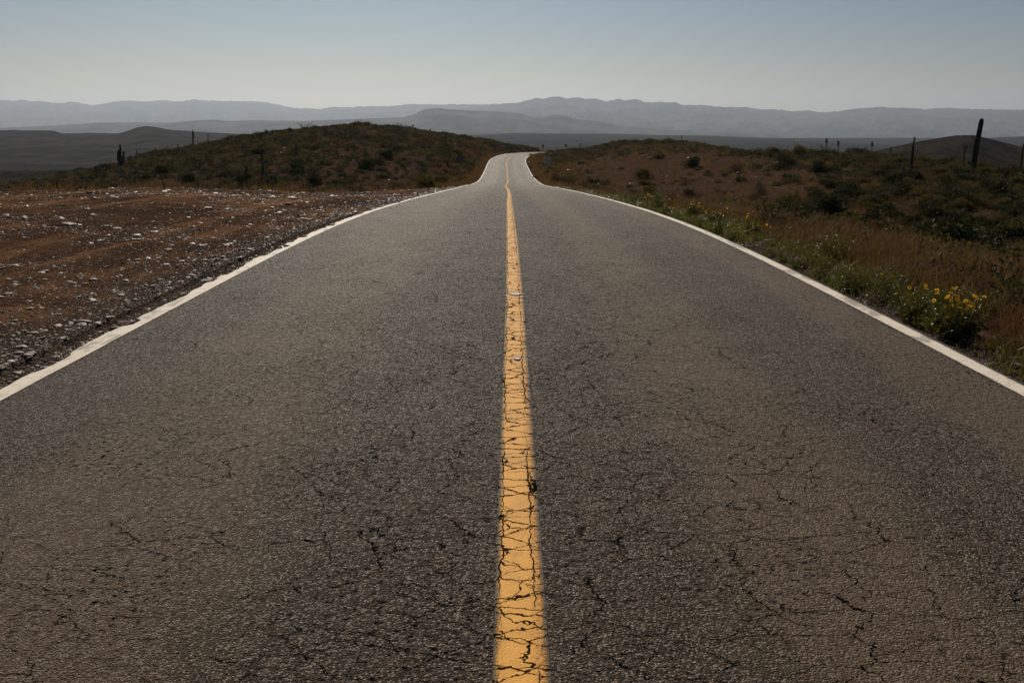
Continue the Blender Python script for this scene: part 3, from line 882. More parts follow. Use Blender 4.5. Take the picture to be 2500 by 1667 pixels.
kk = rng.choice(3, len(cand), p=[.36, .40, .24])
kk = np.where((side == 'right') & (cx_ / cy_ > .33) & (rng.random(len(cand)) < .35), 0, kk)
kk = np.where((side == 'left') & (rng.random(len(cand)) < .40), 0, kk)
sc = np.clip(rng.lognormal(-.30, .36, len(cand)), .38, 1.9)
knames = list(KINDS)
LBL = {("dark_shrub", "left"): "dark green dense rounded shrub growing on the hill left of the road",
       ("olive_shrub", "left"): "olive green dome shaped shrub growing on the hill left of the road",
       ("dry_shrub", "left"): "dry brown twiggy shrub growing on the hill left of the road",
       ("dark_shrub", "right"): "dark green dense rounded shrub growing on the slope right of the road",
       ("olive_shrub", "right"): "olive green dome shaped shrub growing on the slope right of the road",
       ("dry_shrub", "right"): "dry brown twiggy shrub growing on the slope right of the road"}
low = Geo()
for q, kn in enumerate(knames):
    idx = np.nonzero(kk == q)[0]
    order = idx[np.argsort(-(sc[idx] / cy_[idx]) * (np.abs(cx_[idx] / cy_[idx]) < .635) * 1.0 )]
    for n_, i_ in enumerate(order):
        if n_ < 285:
            spawn(kn, KINDS[kn][int(rng.integers(4))], (cx_[i_], cy_[i_], cz_[i_] - .04), LBL[(kn, side[i_])], "shrub",
                  {"dark_shrub": "dark green shrubs", "olive_shrub": "olive green shrubs", "dry_shrub": "dry brown shrubs"}[kn] + " on the " + side[i_] + " hillside",
                  sc[i_], rng.random() * 6.28, .85 + .3 * rng.random())
        else:
            V, Fq = _small[int(rng.integers(5))]
            t = rng.random() * 6.28
            R_ = np.array([[math.cos(t), -math.sin(t), 0], [math.sin(t), math.cos(t), 0], [0, 0, 1]])
            low.add(V @ R_.T * sc[i_] * [1, 1, .85] + [cx_[i_], cy_[i_], cz_[i_] - .03], Fq, q)
# small herbs that fill the ground between the shrubs
xs, ys = scatter(46000, -.66, .66, 22, 200)
a = xs / ys; yc = np.interp(a, CREST[:, 0], CREST[:, 1]); yb = np.interp(a, LOTE[:, 0], LOTE[:, 1])
dist, _z = road_near(xs, ys)
bare = smooth(.09, .13, a) * (1 - smooth(.22, .30, a)) * smooth(66, 76, ys) * (1 - smooth(104, 116, ys))
ok = (dist > 4.3) & (ys < yc + 10) & np.where(a < 0, ys > yb + 1.5, xs > 5.2) & (rng.random(len(xs)) < .80 - .62 * bare)
xs, ys = xs[ok], ys[ok]; zs = height(xs, ys) + CAMZ
for x, y, z in zip(xs, ys, zs):
    V, Fq = _small[int(rng.integers(5))]
    t = rng.random() * 6.28; s = .28 + .42 * rng.random()
    R_ = np.array([[math.cos(t), -math.sin(t), 0], [math.sin(t), math.cos(t), 0], [0, 0, 1]])
    k_ = 30 if y > 55 else 70; low.add(V[:4 * k_] @ R_.T * s * [1, 1, .7] + [x, y, z - .03], Fq[:k_], int(rng.choice(3, p=[.40, .36, .24] if x < 0 else [.28, .34, .38])))
n = 2600                                                       # rough low herbs in the dry grass of the near slope
y2 = 6.0 * (48 / 6.0) ** rng.random(n); x2 = road_x(y2) + 4.6 + np.abs(rng.normal(size=n)) * (2.0 + .42 * y2)
ok = (x2 / y2 < .8) & (rng.random(n) < np.clip(.55 - 1.5 * fbm(x2 * .28, y2 * .28, 55, 3), .08, 1))
x2, y2 = x2[ok], y2[ok]; z2 = height(x2, y2) + CAMZ
for x, y, z in zip(x2, y2, z2):
    V, Fq = _small[int(rng.integers(5))]
    t = rng.random() * 6.28; sc_ = .38 + .55 * rng.random() ** 2
    R_ = np.array([[math.cos(t), -math.sin(t), 0], [math.sin(t), math.cos(t), 0], [0, 0, 1]])
    P_ = V.reshape(-1, 4, 3); c_ = P_.mean(1, keepdims=True); P_ = (c_ + (P_ - c_) * .55).reshape(-1, 3)     # finer leaves close by
    low.add(P_ @ R_.T * sc_ * [1, 1, 1.25] + [x, y, z - .03], Fq, int(rng.choice(3, p=[.3, .25, .45])))
tag(link("undergrowth", low.build("undergrowth", [M_LEAF_DARK, M_LEAF_OLIVE, M_LEAF_DRY])),
    "low scrub and herbs between the larger shrubs on the hillsides", "undergrowth", kind="stuff")

# larger shrubs one can pick out: (u, v of the foot, width in photo pixels, kind, label)
BIG = [(893, 412, 44, "dark_shrub", "broad dark double bush low in the middle of the left hill"),
       (857, 462, 22, "olive_shrub", "round olive bush at the far edge of the gravel lot"),
       (690, 458, 30, "olive_shrub", "wide olive bush behind the middle of the gravel lot edge"),
       (1015, 452, 40, "dry_shrub", "wide brownish bush left of the diamond sign"),
       (1070, 447, 52, "olive_shrub", "broad yellow green bush at the foot of the diamond sign"),
       (876, 308, 30, "olive_shrub", "rounded bush on the very top of the left hill"),
       (817, 314, 22, "dark_shrub", "dark bush on the crest just left of the left hill's top"),
       (1308, 436, 19, "dark_shrub", "dense dark green bush at the road edge below the no overtaking sign"),
       (1336, 428, 20, "dark_shrub", "dark bush directly behind the post of the no overtaking sign"),
       (1420, 402, 19, "dark_shrub", "tall dark bush right of the no overtaking sign"),
       (1692, 408, 46, "dark_shrub", "largest nearly black bush on the bare brown ground"),
       (1812, 375, 24, "dark_shrub", "dark umbrella shaped bush on the skyline right of the knoll"),
       (1886, 379, 38, "olive_shrub", "pale olive bush on the skyline left of the flower stalks"),
       (1953, 379, 46, "olive_shrub", "widest olive bush on the right skyline"),
       (2032, 380, 30, "olive_shrub", "feathery olive bush on the skyline beneath the two tall flower stalks"),
       (2087, 380, 22, "dry_shrub", "spiky greyish bush on the skyline between the flower stalks"),
       (1752, 470, 20, "olive_shrub", "round lone green bush on the brown grass right of the road"),
       (1885, 600, 30, "dry_shrub", "brown twiggy bush among the dry grass behind the weeds"),
       (2120, 540, 46, "dark_shrub", "big dark bush in front of the leaning cactus slope"),
       (2390, 610, 60, "dark_shrub", "dark spreading bush low on the right slope"),
       (2230, 585, 44, "dry_shrub", "brown twiggy bush above the dry grass on the right")]
for u, v, w, kn, lab in BIG:
    x, y, z = hit(u, v)
    spawn(kn, KINDS[kn][int(rng.integers(4))], (x, y, z - .05), lab, "shrub", None, w / F * y / 1.15, rng.random() * 6.28, 1.0)

# ------------------------------------------------------------------ cacti, boojums, stalks
def ribbed(geo, pts, radii, ribs=12, mat=0, lump=.05, seed=0):
    r = np.random.default_rng(seed)
    pts = np.asarray(pts, float)
    m = 26
    t = np.linspace(0, 1, len(pts)); tt = np.linspace(0, 1, m)
    P = np.stack([np.interp(tt, t, pts[:, k]) for k in range(3)], -1)
    for _ in range(2): P[1:-1] = (P[:-2] + 2 * P[1:-1] + P[2:]) / 4
    Rr = np.interp(tt, t, radii) * (1 + lump * np.convolve(r.normal(size=m + 2), [.3, .4, .3], 'valid'))
    cap = np.clip((1 - tt) / 0.05, 0, 1)
    Rr = Rr * np.sqrt(np.clip(1 - (1 - cap)**2, 0.03, 1))
    n = ribs * 2
    al = np.arange(n) * 2 * np.pi / n
    k = np.where(np.arange(n) % 2 == 0, 1.0, .78)
    tan = np.gradient(P, axis=0); tan /= np.linalg.norm(tan, axis=1)[:, None]
    s = np.cross(tan, [0.05, 0.99, 0.1]); s /= np.linalg.norm(s, axis=1)[:, None]; b = np.cross(tan, s)
    V = P[:, None] + (Rr[:, None] * k)[:, :, None] * (np.cos(al)[None, :, None] * s[:, None] + np.sin(al)[None, :, None] * b[:, None])
    i = np.arange(m - 1)[:, None] * n + np.arange(n); j = np.arange(m - 1)[:, None] * n + (np.arange(n) + 1) % n
    geo.add(V.reshape(-1, 3), np.stack([i, j, j + n, i + n], -1).reshape(-1, 4), mat)
    geo.add(np.vstack([V[-1], P[-1] + tan[-1] * Rr[-1] * .3]), [(q, (q + 1) % n, n) for q in range(n)], mat)
    # spine tufts along the ribs
    ns = 160
    q = r.integers(0, m - 1, ns); w = r.integers(0, ribs, ns) * 2
    c = V[q, w]; out = c - P[q]; out /= np.linalg.norm(out, axis=1)[:, None] + 1e-9
    sd = np.cross(out, unit(ns, r)) * .008
    tip = c + out * .045 + unit(ns, r) * .015
    geo.add(np.stack([c - sd, c + sd, tip], 1).reshape(-1, 3), np.arange(3 * ns).reshape(-1, 3), mat)

def px(u, v, y):
    p = at_depth(u, v, y)
    return np.array([p[0], p[1], p[2] + CAMZ])

def cactus(name, foot, y, trunk, arms, label, cat="cactus", bury=.1):
    """trunk / arms: lists of (u, v, radius m) as seen, at forward distance y (arms a little nearer or farther)"""
    base = px(foot[0], foot[1], y)
    base[2] = ground(base[0], base[1])
    root = empty(name, base, label, cat)
    g = Geo(); P = [px(u, v, y) - base for u, v, _ in trunk]; P[0][2] = -bury
    ribbed(g, P, [q[2] for q in trunk], seed=int(foot[0]))
    link("trunk", g.build("trunk", [M_CACTUS]), root)
    for k, (dy, arm) in enumerate(arms):
        g = Geo(); P = [px(u, v, y) - base + [0, dy * min(1, n_ / 1.5), 0] for n_, (u, v, _) in enumerate(arm)]
        ribbed(g, P, [q[2] for q in arm], 9, seed=int(foot[0]) + k + 1)
        link("arm", g.build("arm", [M_CACTUS]), root)
    return root

cactus("columnar_cactus", (293, 411), 119, [(293, 411, .16), (294, 395, .17), (294, 372, .16), (293, 352.5, .11)],
       [(.25, [(293, 398, .10), (287, 392, .18), (286.5, 380, .18), (287.5, 366, .12)]), (-.2, [(294, 402, .10), (302, 397, .16), (303.5, 384, .16), (303.5, 369, .12)]),
        (.3, [(293, 404, .10), (289, 398, .15), (290, 383, .15), (290.5, 376, .11)]), (-.35, [(294, 405, .10), (298, 400, .15), (299, 388, .14), (299.5, 380, .11)])],
       "branched candelabra cactus standing on the ridge at far left")
x, y, z = hit(641, 430); yy = y
cactus("columnar_cactus", (641, 430), yy, [(641, 430, .10), (641, 405, .10), (640, 382, .085), (640, 366, .05)],
       [], "dark single column cactus halfway up the left hill")
x, y, z = hit(605, 445); yy = y
cactus("columnar_cactus", (602, 446), yy, [(602, 446, .11), (602, 425, .11), (602, 412, .09), (602, 404, .06)], [], "short thick dark cactus behind the gravel lot on the left hill")
x, y, z = hit(723, 378)
cactus("columnar_cactus", (723, 378), y, [(723, 378, .12), (723, 366, .12), (723, 354, .09)], [], "small dark cactus stump in the middle of the left hill")
YT = 72.0
cactus("columnar_cactus", (2374, 430), YT, [(2374, 430, .20), (2378, 398, .20), (2385, 352, .215), (2390, 328, .20), (2394.5, 305, .205), (2397.5, 289, .15)],
       [(.1, [(2374, 401, .07), (2370, 399.5, .085), (2366.5, 397, .085), (2365, 393, .07)])], "tallest dark cactus leaning to the right on the right slope")

def boojum(name, foot, y, trunk, forks, label, fuzz=110, seed=1, cat="desert tree"):
    base = px(foot[0], foot[1], y); base[2] = ground(base[0], base[1])
    root = empty(name, base, label, cat)
    r = np.random.default_rng(seed)
    g = Geo(); P = np.array([px(u, v, y) - base for u, v, _ in trunk]); P[0, 2] = -.1
    rad = np.array([q[2] for q in trunk])
    g.tube(P, rad, 9)
    t = np.linspace(0, 1, len(P))
    for k in range(fuzz):                                      # short side twigs clothe the trunk
        q = r.random() ** .8 * .97
        c = np.array([np.interp(q, t, P[:, j]) for j in range(3)]); rr = np.interp(q, t, rad)
        d = unit(1, r)[0]; d[2] = abs(d[2]) * .5 - .1; d /= np.linalg.norm(d)
        g.tube([c + d * rr * .7, c + d * (rr + .05 + .09 * r.random())], [.008, .003], 3, 0, False)
    link("trunk", g.build("trunk", [M_CACTUS]), root)
    for f in forks:
        g = Geo(); g.tube([px(u, v, y) - base for u, v, _ in f], [q[2] for q in f], 6)
        link("branch", g.build("branch", [M_CACTUS]), root)
boojum("boojum_tree", (2222, 430), 70, [(2222, 430, .20), (2224, 408, .17), (2227, 380, .12), (2229, 360, .09), (2231, 346, .065)],
       [[(2231, 348, .05), (2231.5, 341, .045), (2231.5, 334, .03)], [(2231, 348, .05), (2233.5, 341, .045), (2236, 335, .03)], [(2225, 362, .03), (2223, 354, .025), (2221, 347, .012)],
        [(2229, 370, .025), (2232, 380, .02), (2236, 390, .012)]], "tapered boojum with a forked top left of the leaning cactus", seed=3)
boojum("boojum_tree", (2351, 415), 79, [(2351, 415, .06), (2352.5, 395, .06), (2355, 372, .055)],
       [[(2355, 373, .05), (2353, 362, .05), (2355.5, 349.5, .03)], [(2355, 373, .05), (2358, 366, .05), (2359, 353, .035)], [(2358, 365, .03), (2361, 361, .03), (2361.5, 357, .02)]],
       "thin forked boojum just left of the leaning cactus", 50, 5)
boojum("boojum_tree", (2490, 428), 73, [(2490, 428, .14), (2492, 405, .12), (2496, 375, .08), (2499, 352, .05)], [], "tapered boojum at the right border of the view", 80, 7)
boojum("boojum_tree", (471, 362), 131, [(471, 364, .11), (471.2, 345, .10), (471.2, 332, .13), (471, 322, .10), (470.8, 316.5, .03)],
       [[(471, 340, .05), (474, 334, .04), (473, 324, .03)]], "slim dark boojum standing alone on the left ridge", 120, 9)

def stalk(u, v, u1, v1, y, label, tuft=.12, tufts=3, group="flower stalks on the skyline", cat="flower stalk", bend=0.0):
    base = px(u, v, y); base[2] = min(base[2], ground(base[0], base[1]))
    top = px(u1, v1, y) - base
    root = empty("agave_stalk", base, label, cat, group)
    r = np.random.default_rng(int(u * 3))
    g = Geo()
    mid = top * .55 + np.array([bend, 0, 0])
    g.tube([(0, 0, -.25), top * .25 + np.array([bend * .6, 0, 0]), mid, top], [.05, .045, .04, .02], 6)
    link("stem", g.build("stem", [M_TWIG]), root)
    if tufts:
        g = Geo()
        leaf_cloud(g, r, 130, [mid + (top - mid) * q + r.normal(size=3) * .02 for q in np.linspace(.35, .8, tufts)], [tuft * 1.25] * tufts, .11, aspect=.6)
        link("seed_head", g.build("seed_head", [M_TWIG]), root)
stalk(2007, 378, 2004, 353, 103, "thin hooked bare stalk left of the two tall flower stalks", .05, 1, None, bend=.12)
stalk(2018, 378, 2018.6, 337, 102, "tallest flower stalk with a dark seed head on the right skyline")
stalk(2047, 378, 2047, 343.5, 102, "second tall flower stalk beside the tallest one on the skyline")
stalk(2129, 382, 2128.7, 346, 97, "lone flower stalk with a thick seed head in front of the dark rounded hill")
stalk(2175, 388, 2174, 360, 93, "short flower stalk left of the tapered boojum", .09, 2)
stalk(2403, 405, 2412, 373, 82, "thin bare slanting stick right of the leaning cactus", .03, 0, None, "dead stalk")
stalk(1664, 350, 1664, 331, 144, "thin pale stalk on top of the right knoll", .08, 2)
stalk(1008, 320, 1008.5, 304, 150, "small flower stalk on the left hill crest right of its top", .12, 2)
stalk(1049, 328, 1050, 316, 152, "tiny dark flower stalk low on the left hill crest near the road", .14, 2)
stalk(434, 372, 434, 353, 128, "thin flower stalk left of the slim boojum on the left ridge", .09, 2)
stalk(333, 394, 332.5, 366, 122, "thin flower stalk right of the candelabra cactus", .08, 2)
stalk(380, 381, 379, 362, 126, "thin flower stalk midway between candelabra cactus and slim boojum", .08, 2)
stalk(507, 352, 508, 328, 135, "pale thin flower stalk right of the slim boojum", .05, 2)

# bare branching ocotillo on the hill top
base = px(741, 318, 146); base[2] = ground(base[0], base[1])
root = empty("ocotillo", base, "bare branching ocotillo spread open on the left hill's crest", "shrub")
g = Geo(); r = np.random.default_rng(12)
for u, v in ((723, 298), (728, 304), (737, 297), (740, 302), (748, 301), (757, 299), (768, 296), (764, 302), (733, 301)):
    tip = px(u, v, 146) - base + [0, r.normal() * .5, 0]
    m1 = tip * .45 + r.normal(size=3) * .1; m1[2] = abs(m1[2])
    g.tube([(0, 0, -.1), m1, tip], [.05, .035, .015], 5)
    for k in range(3):
        q = tip * (.55 + .12 * k); g.tube([q, q + r.normal(size=3) * .18 + [0, 0, .12]], [.018, .008], 3, 0, False)
link("branch_crown", g.build("branch_crown", [M_TWIG]), root)

# spiky agave rosettes along the left ridge
def agave_mesh(seed):
    r = np.random.default_rng(seed); g = Geo()
    for k in range(26):
        az = k * 2.4 + r.normal() * .2; el = .35 + 1.1 * (k / 26) + r.normal() * .08
        d = np.array([math.cos(az) * math.cos(el), math.sin(az) * math.cos(el), math.sin(el)])
        s = np.array([-math.sin(az), math.cos(az), 0]); up = np.cross(d, s) * -1
        L = .55 + .3 * r.random()
        V = [d * .05 - s * .05, d * .05 + s * .05, d * L * .5 + s * .055, d * L * .5 - s * .055, d * L, d * .05 - up * .04, d * L * .5 - up * .03]
        g.add(V, [(0, 1, 2), (0, 2, 3), (3, 2, 4), (1, 0, 5), (5, 6, 2), (5, 2, 1), (5, 0, 3), (5, 3, 6), (6, 3, 4), (6, 4, 2)])
    return g.build("agave", [M_CACTUS])
AG = [agave_mesh(k) for k in (1, 2, 3)]
for n_, u in enumerate([556, 566, 579, 590, 598, 604, 612, 620, 628, 634, 641, 652, 668, 676, 710, 232, 240, 247, 311, 362, 368, 374, 393]):
    yy = float(np.interp((u - CX) / F * .967, CREST[:, 0], CREST[:, 1])) - 3 - 4 * rng.random()
    x = at_depth(u, 350, yy)[0]
    spawn("agave", AG[n_ % 3], (x, yy, ground(x, yy) - .02),
          "spiky dark agave in the row along the crest of the left hill" if u > 500 else "spiky dark agave on the lower ridge near the candelabra cactus",
          "agave", "agaves along the crest of the left hill" if u > 500 else "agaves on the lower left ridge", (.75 + .6 * rng.random()), rng.random() * 6, 1.1)

# ------------------------------------------------------------------ road signs
M_POST = make_plain("galvanised_post", (0.20, 0.19, 0.18), .5, .3, 20)
M_SIGNW = make_plain("sign_white", (0.85, 0.80, 0.74), .45, .12)
M_SIGNR = make_plain("sign_red", (0.34, 0.035, 0.03), .45, .2)
M_SIGNK = make_plain("sign_black", (0.015, 0.015, 0.016), .5, .2)
M_SIGNY = make_plain("sign_amber", (0.62, 0.30, 0.02), .45, .2)
M_SIGNB = make_plain("sign_back", (0.10, 0.10, 0.10), .55, .3)

def plate(poly, y0, y1):
    """flat outline in x, z given thickness along y"""
    poly = np.asarray(poly, float); n = len(poly); g = Geo()
    V = np.vstack([np.stack([poly[:, 0], np.full(n, y0), poly[:, 1]], -1), np.stack([poly[:, 0], np.full(n, y1), poly[:, 1]], -1)])
    g.add(V, [list(range(n))]); g.add(V, [list(range(2 * n - 1, n - 1, -1))])
    g.add(V, [(i, (i + 1) % n + 0, (i + 1) % n + n, i + n) for i in range(n)])
    return g
def rounded(w, h, r, cx=0, cz=0, k=4):
    out = []
    for sx, sz, a0 in ((1, 1, 0), (-1, 1, 90), (-1, -1, 180), (1, -1, 270)):
        for q in range(k + 1):
            a_ = math.radians(a0 + 90 * q / k)
            out.append((cx + sx * (w / 2 - r) + r * math.cos(a_), cz + sz * (h / 2 - r) + r * math.sin(a_)))
    return out
def ring_geo(r0, r1, y0, y1, n=40, cz=0):
    a_ = np.arange(n) * 2 * np.pi / n; g = Geo()
    def c(r_, y_): return np.stack([r_ * np.cos(a_), np.full(n, y_), cz + r_ * np.sin(a_)], -1)
    V = np.vstack([c(r0, y0), c(r1, y0), c(r1, y1), c(r0, y1)]); i = np.arange(n); j = (i + 1) % n
    for p_, q_ in ((0, 1), (1, 2), (2, 3), (3, 0)):
        g.add(V if p_ == 0 else np.zeros((0, 3)), np.stack([i + p_ * n, j + p_ * n, j + q_ * n, i + q_ * n], -1) - (0 if p_ == 0 else 4 * n))
    return g
def part(name, g, m, root, label=None):
    o = link(name, g.build(name, [m]), root)
    if label: o["label"] = label
    return o

# no overtaking sign on the right
x, y, z = hit(1336, 417)
root = empty("road_sign", (x, y, z), "square no overtaking sign with a red ring on a post right of the bend", "road sign", None, math.radians(-1.5))
pm = y / F
H0 = (417 - 393) * pm; W0 = 15 * pm
g = Geo(); g.box((0, .03, H0 / 2 - .1), (.05, .05, H0 + .55)); part("post", g, M_POST, root)
part("sign_plate", plate(rounded(W0, W0 * 1.05, .06, 0, H0), -.012, .003), M_SIGNW, root)
part("red_ring", ring_geo(W0 * .315, W0 * .43, -.016, -.0125, 40, H0), M_SIGNR, root)
c, s = math.cos(.72), math.sin(.72); hw, hl = W0 * .05, W0 * .318
part("slash_bar", plate([(-hl * c - hw * s, H0 + hl * s - hw * c), (-hl * c + hw * s, H0 + hl * s + hw * c), (hl * c + hw * s, H0 - hl * s + hw * c), (hl * c - hw * s, H0 - hl * s - hw * c)], -.020, -.0165), M_SIGNR, root)
for dx, dz, k in ((-.12, .02, 1.0), (.13, .02, 1.0)):
    w = W0 * .085 * k; z0 = H0 - W0 * .11
    part("car_symbol", plate([(dx * W0 * 1.1 + q * w, z0 + r_ * w) for q, r_ in ((-1, 0), (-.6, 0), (-.6, .35), (.6, .35), (.6, 0), (1, 0), (1, 1.15), (.72, 2.0), (-.72, 2.0), (-1, 1.15))], -.0160, -.0125), M_SIGNK, root)

# back of a diamond sign on the left
x, y, z = hit(1124, 437)
root = empty("road_sign", (x, y, z), "diamond shaped sign seen from its dark back left of the road", "road sign", None, math.radians(4))
pm = y / F; Hd = (437 - 391) * pm; dd = 11.5 * pm
g = Geo(); g.box((0, -.03, Hd / 2 + .05), (.05, .05, Hd + .5)); part("post", g, M_POST, root)
part("sign_plate", plate([(dd, Hd), (0, Hd + dd), (-dd, Hd), (0, Hd - dd)], 0, .012), M_SIGNB, root)
g = Geo(); g.box((0, -.062, Hd + .18), (.5, .014, .05)); g.box((0, -.062, Hd - .18), (.5, .014, .05)); part("bracket", g, M_POST, root)

# chevron boards round the bend
def chevron(u, v, top, y, label, w=.55):
    base = px(u, v, y); base[2] = min(ground(base[0], base[1]), base[2])
    pm = y / F; zt = px(u, top, y)[2] - base[2]; h = 6.8 * pm
    root = empty("chevron_sign", base, label, "road sign", "chevron boards round the bend", math.radians(-6))
    g = Geo(); g.box((0, .03, (zt - .05) / 2 - .15), (.06, .05, zt + .2)); part("post", g, M_POST, root)
    part("sign_plate", plate(rounded(w, h, .04, 0, zt - h / 2), -.014, .002), M_SIGNY, root)
    zc_ = zt - h / 2
    part("chevron_arrow", plate([(-w * .46, zc_ + h * .44), (-w * .08, zc_ + h * .44), (w * .24, zc_), (-w * .08, zc_ - h * .44), (-w * .46, zc_ - h * .44), (-w * .14, zc_)], -.020, -.0145), M_SIGNK, root)
chevron(1325.5, 366, 353.5, 196, "left chevron board on the outside of the bend")
chevron(1381.5, 367, 352.5, 195, "right chevron board on the outside of the bend")
chevron(1470, 361, 351, 153, "chevron board half hidden by grass left of the right knoll", .42)
chevron(1478, 358, 349.5, 153, "chevron board nearest to the top of the right knoll", .42)
base = px(1417.3, 366, 195); base[2] = min(ground(base[0], base[1]), base[2])
ht = px(1417.3, 350, 195)[2] - base[2]
root = empty("marker_post", base, "tall thin marker post with a small grey plate right of the chevron boards", "post")
g = Geo(); g.tube([(0, 0, -.2), (0, 0, ht)], [.07, .07], 8); part("post", g, M_POST, root)
g = Geo(); g.box((0, -.08, ht - .25), (.28, .03, .42)); part("marker_plate", g, M_SIGNB, root)

# ------------------------------------------------------------------ stones and gravel
def ico(sub):
    t = (1 + 5 ** .5) / 2
    V = [(-1, t, 0), (1, t, 0), (-1, -t, 0), (1, -t, 0), (0, -1, t), (0, 1, t), (0, -1, -t), (0, 1, -t), (t, 0, -1), (t, 0, 1), (-t, 0, -1), (-t, 0, 1)]
    Fc = [(0, 11, 5), (0, 5, 1), (0, 1, 7), (0, 7, 10), (0, 10, 11), (1, 5, 9), (5, 11, 4), (11, 10, 2), (10, 7, 6), (7, 1, 8), (3, 9, 4), (3, 4, 2), (3, 2, 6), (3, 6, 8), (3, 8, 9), (4, 9, 5), (2, 4, 11), (6, 2, 10), (8, 6, 7), (9, 8, 1)]
    V = [np.array(v) / np.linalg.norm(v) for v in V]
    for _ in range(sub):
        cache, nf = {}, []
        def mid(a_, b_):
            key = (min(a_, b_), max(a_, b_))
            if key not in cache:
                m_ = V[a_] + V[b_]; V.append(m_ / np.linalg.norm(m_)); cache[key] = len(V) - 1
            return cache[key]
        for a_, b_, c_ in Fc:
            ab, bc, ca = mid(a_, b_), mid(b_, c_), mid(c_, a_)
            nf += [(a_, ab, ca), (b_, bc, ab), (c_, ca, bc), (ab, bc, ca)]
        Fc = nf
    return np.array(V), np.array(Fc)
I0, I2 = ico(0), ico(2)
def stone_mesh(seed, flat, mat, cuts=7, name="stone", smooth_=False):
    r = np.random.default_rng(seed)
    V = I2[0].copy()
    for k in range(cuts):                                       # split faces
        d = unit(1, r)[0]; h_ = .55 + .3 * r.random()
        q = V @ d; V = V - np.maximum(q - h_, 0)[:, None] * d * .92
    V = V * (1 + .05 * r.normal(size=(len(V), 1))) * [1, .55 + .35 * r.random(), flat]
    g = Geo(); g.add(V, I2[1]); return g.build(name, [mat], smooth_)
FLAT = [stone_mesh(50 + k, .20 + .05 * (k % 4), M_PALE, name="flat_stone") for k in range(8)]
n = 90000
lu = rng.random(n)
ys = 3.6 * (62 / 3.6) ** lu
aa_ = rng.uniform(-.78, .02, n)
xs = aa_ * ys
ye = np.interp(aa_, LOTE[:, 0], LOTE[:, 1])
clus = fbm(xs * .55, ys * .55, 91, 3)
ok = (xs < road_x(ys) - 3.26) & (ys < ye + .5) & (rng.random(n) < np.clip(.62 + 1.1 * clus, .12, 1))
xs, ys = xs[ok], ys[ok]
sz = np.clip(.0056 * rng.pareto(2.3, len(xs)) + .0072, 0, .04 + .0018 * ys) * (.6 + ys / 26)
sz = np.minimum(sz, .12)
zs = height(xs, ys) + CAMZ
order = np.argsort(-sz / ys)
big, rest = order[:285], order[285:]
for i_ in big:
    o = spawn("flat_stone", FLAT[int(rng.integers(8))], (xs[i_], ys[i_], zs[i_] + sz[i_] * .10), "pale flat stone lying loose on the brown gravel lot left of the road", "stone",
              "flat stones on the gravel lot", sz[i_] * (.85 + .3 * rng.random()), rng.random() * 6.28, .8 + .5 * rng.random())
    o.rotation_euler = (rng.normal() * .13, rng.normal() * .13, rng.random() * 6.28)
# pebbles on both verges and on the bare brown ground
px_, py_, ps_ = [xs[rest]], [ys[rest]], [sz[rest]]
n = 5200
y2 = 4.2 * (60 / 4.2) ** rng.random(n); x2 = road_x(y2) + 3.27 + np.abs(rng.normal(size=n)) * .33
px_.append(x2); py_.append(y2); ps_.append(np.clip(.004 * rng.pareto(2.0, n) + .007, 0, .05) * (.6 + y2 / 25))
n = 9000
y2 = 3.6 * (70 / 3.6) ** rng.random(n); x2 = road_x(y2) - 3.25 - np.abs(rng.normal(size=n)) * .55
px_.append(x2); py_.append(y2); ps_.append(np.clip(.004 * rng.pareto(2.0, n) + .007, 0, .04) * (.6 + y2 / 25))
n = 900
a2 = rng.uniform(.06, .36, n); y2 = rng.uniform(55, 118, n)
px_.append(a2 * y2); py_.append(y2); ps_.append(np.clip(.03 * rng.pareto(2.2, n) + .03, 0, .22))
n = 700
a2 = rng.uniform(-.45, -.05, n); y2 = rng.uniform(75, 148, n)
px_.append(a2 * y2); py_.append(y2); ps_.append(np.clip(.03 * rng.pareto(2.2, n) + .03, 0, .16))
gx, gy, gs = np.concatenate(px_), np.concatenate(py_), np.concatenate(ps_)
gz = height(gx, gy) + CAMZ
n = len(gx)
t = rng.random(n) * 6.28
ct, st = np.cos(t), np.sin(t)
base_ = I0[0][None] * (1 + .25 * rng.normal(size=(n, 12, 1)).clip(-1, 1)) * np.stack([np.ones(n), .5 + .5 * rng.random(n), .16 + .26 * rng.random(n)], -1)[:, None] * gs[:, None, None]
tl = rng.normal(size=(n, 2)) * .22
base_[:, :, 2] += base_[:, :, 0] * tl[:, :1] + base_[:, :, 1] * tl[:, 1:]
Vx = base_[:, :, 0] * ct[:, None] - base_[:, :, 1] * st[:, None] + gx[:, None]
Vy = base_[:, :, 0] * st[:, None] + base_[:, :, 1] * ct[:, None] + gy[:, None]
Vz = base_[:, :, 2] + (gz + gs * .12)[:, None]
Fg = (I0[1][None] + np.arange(n)[:, None, None] * 12).reshape(-1, 3)
tag(link("gravel", new_mesh("gravel", np.stack([Vx, Vy, Vz], -1).reshape(-1, 3), [Fg], False, [M_GRAVEL])),
    "loose gravel and pebbles on the verges and the brown lot", "gravel", kind="stuff")
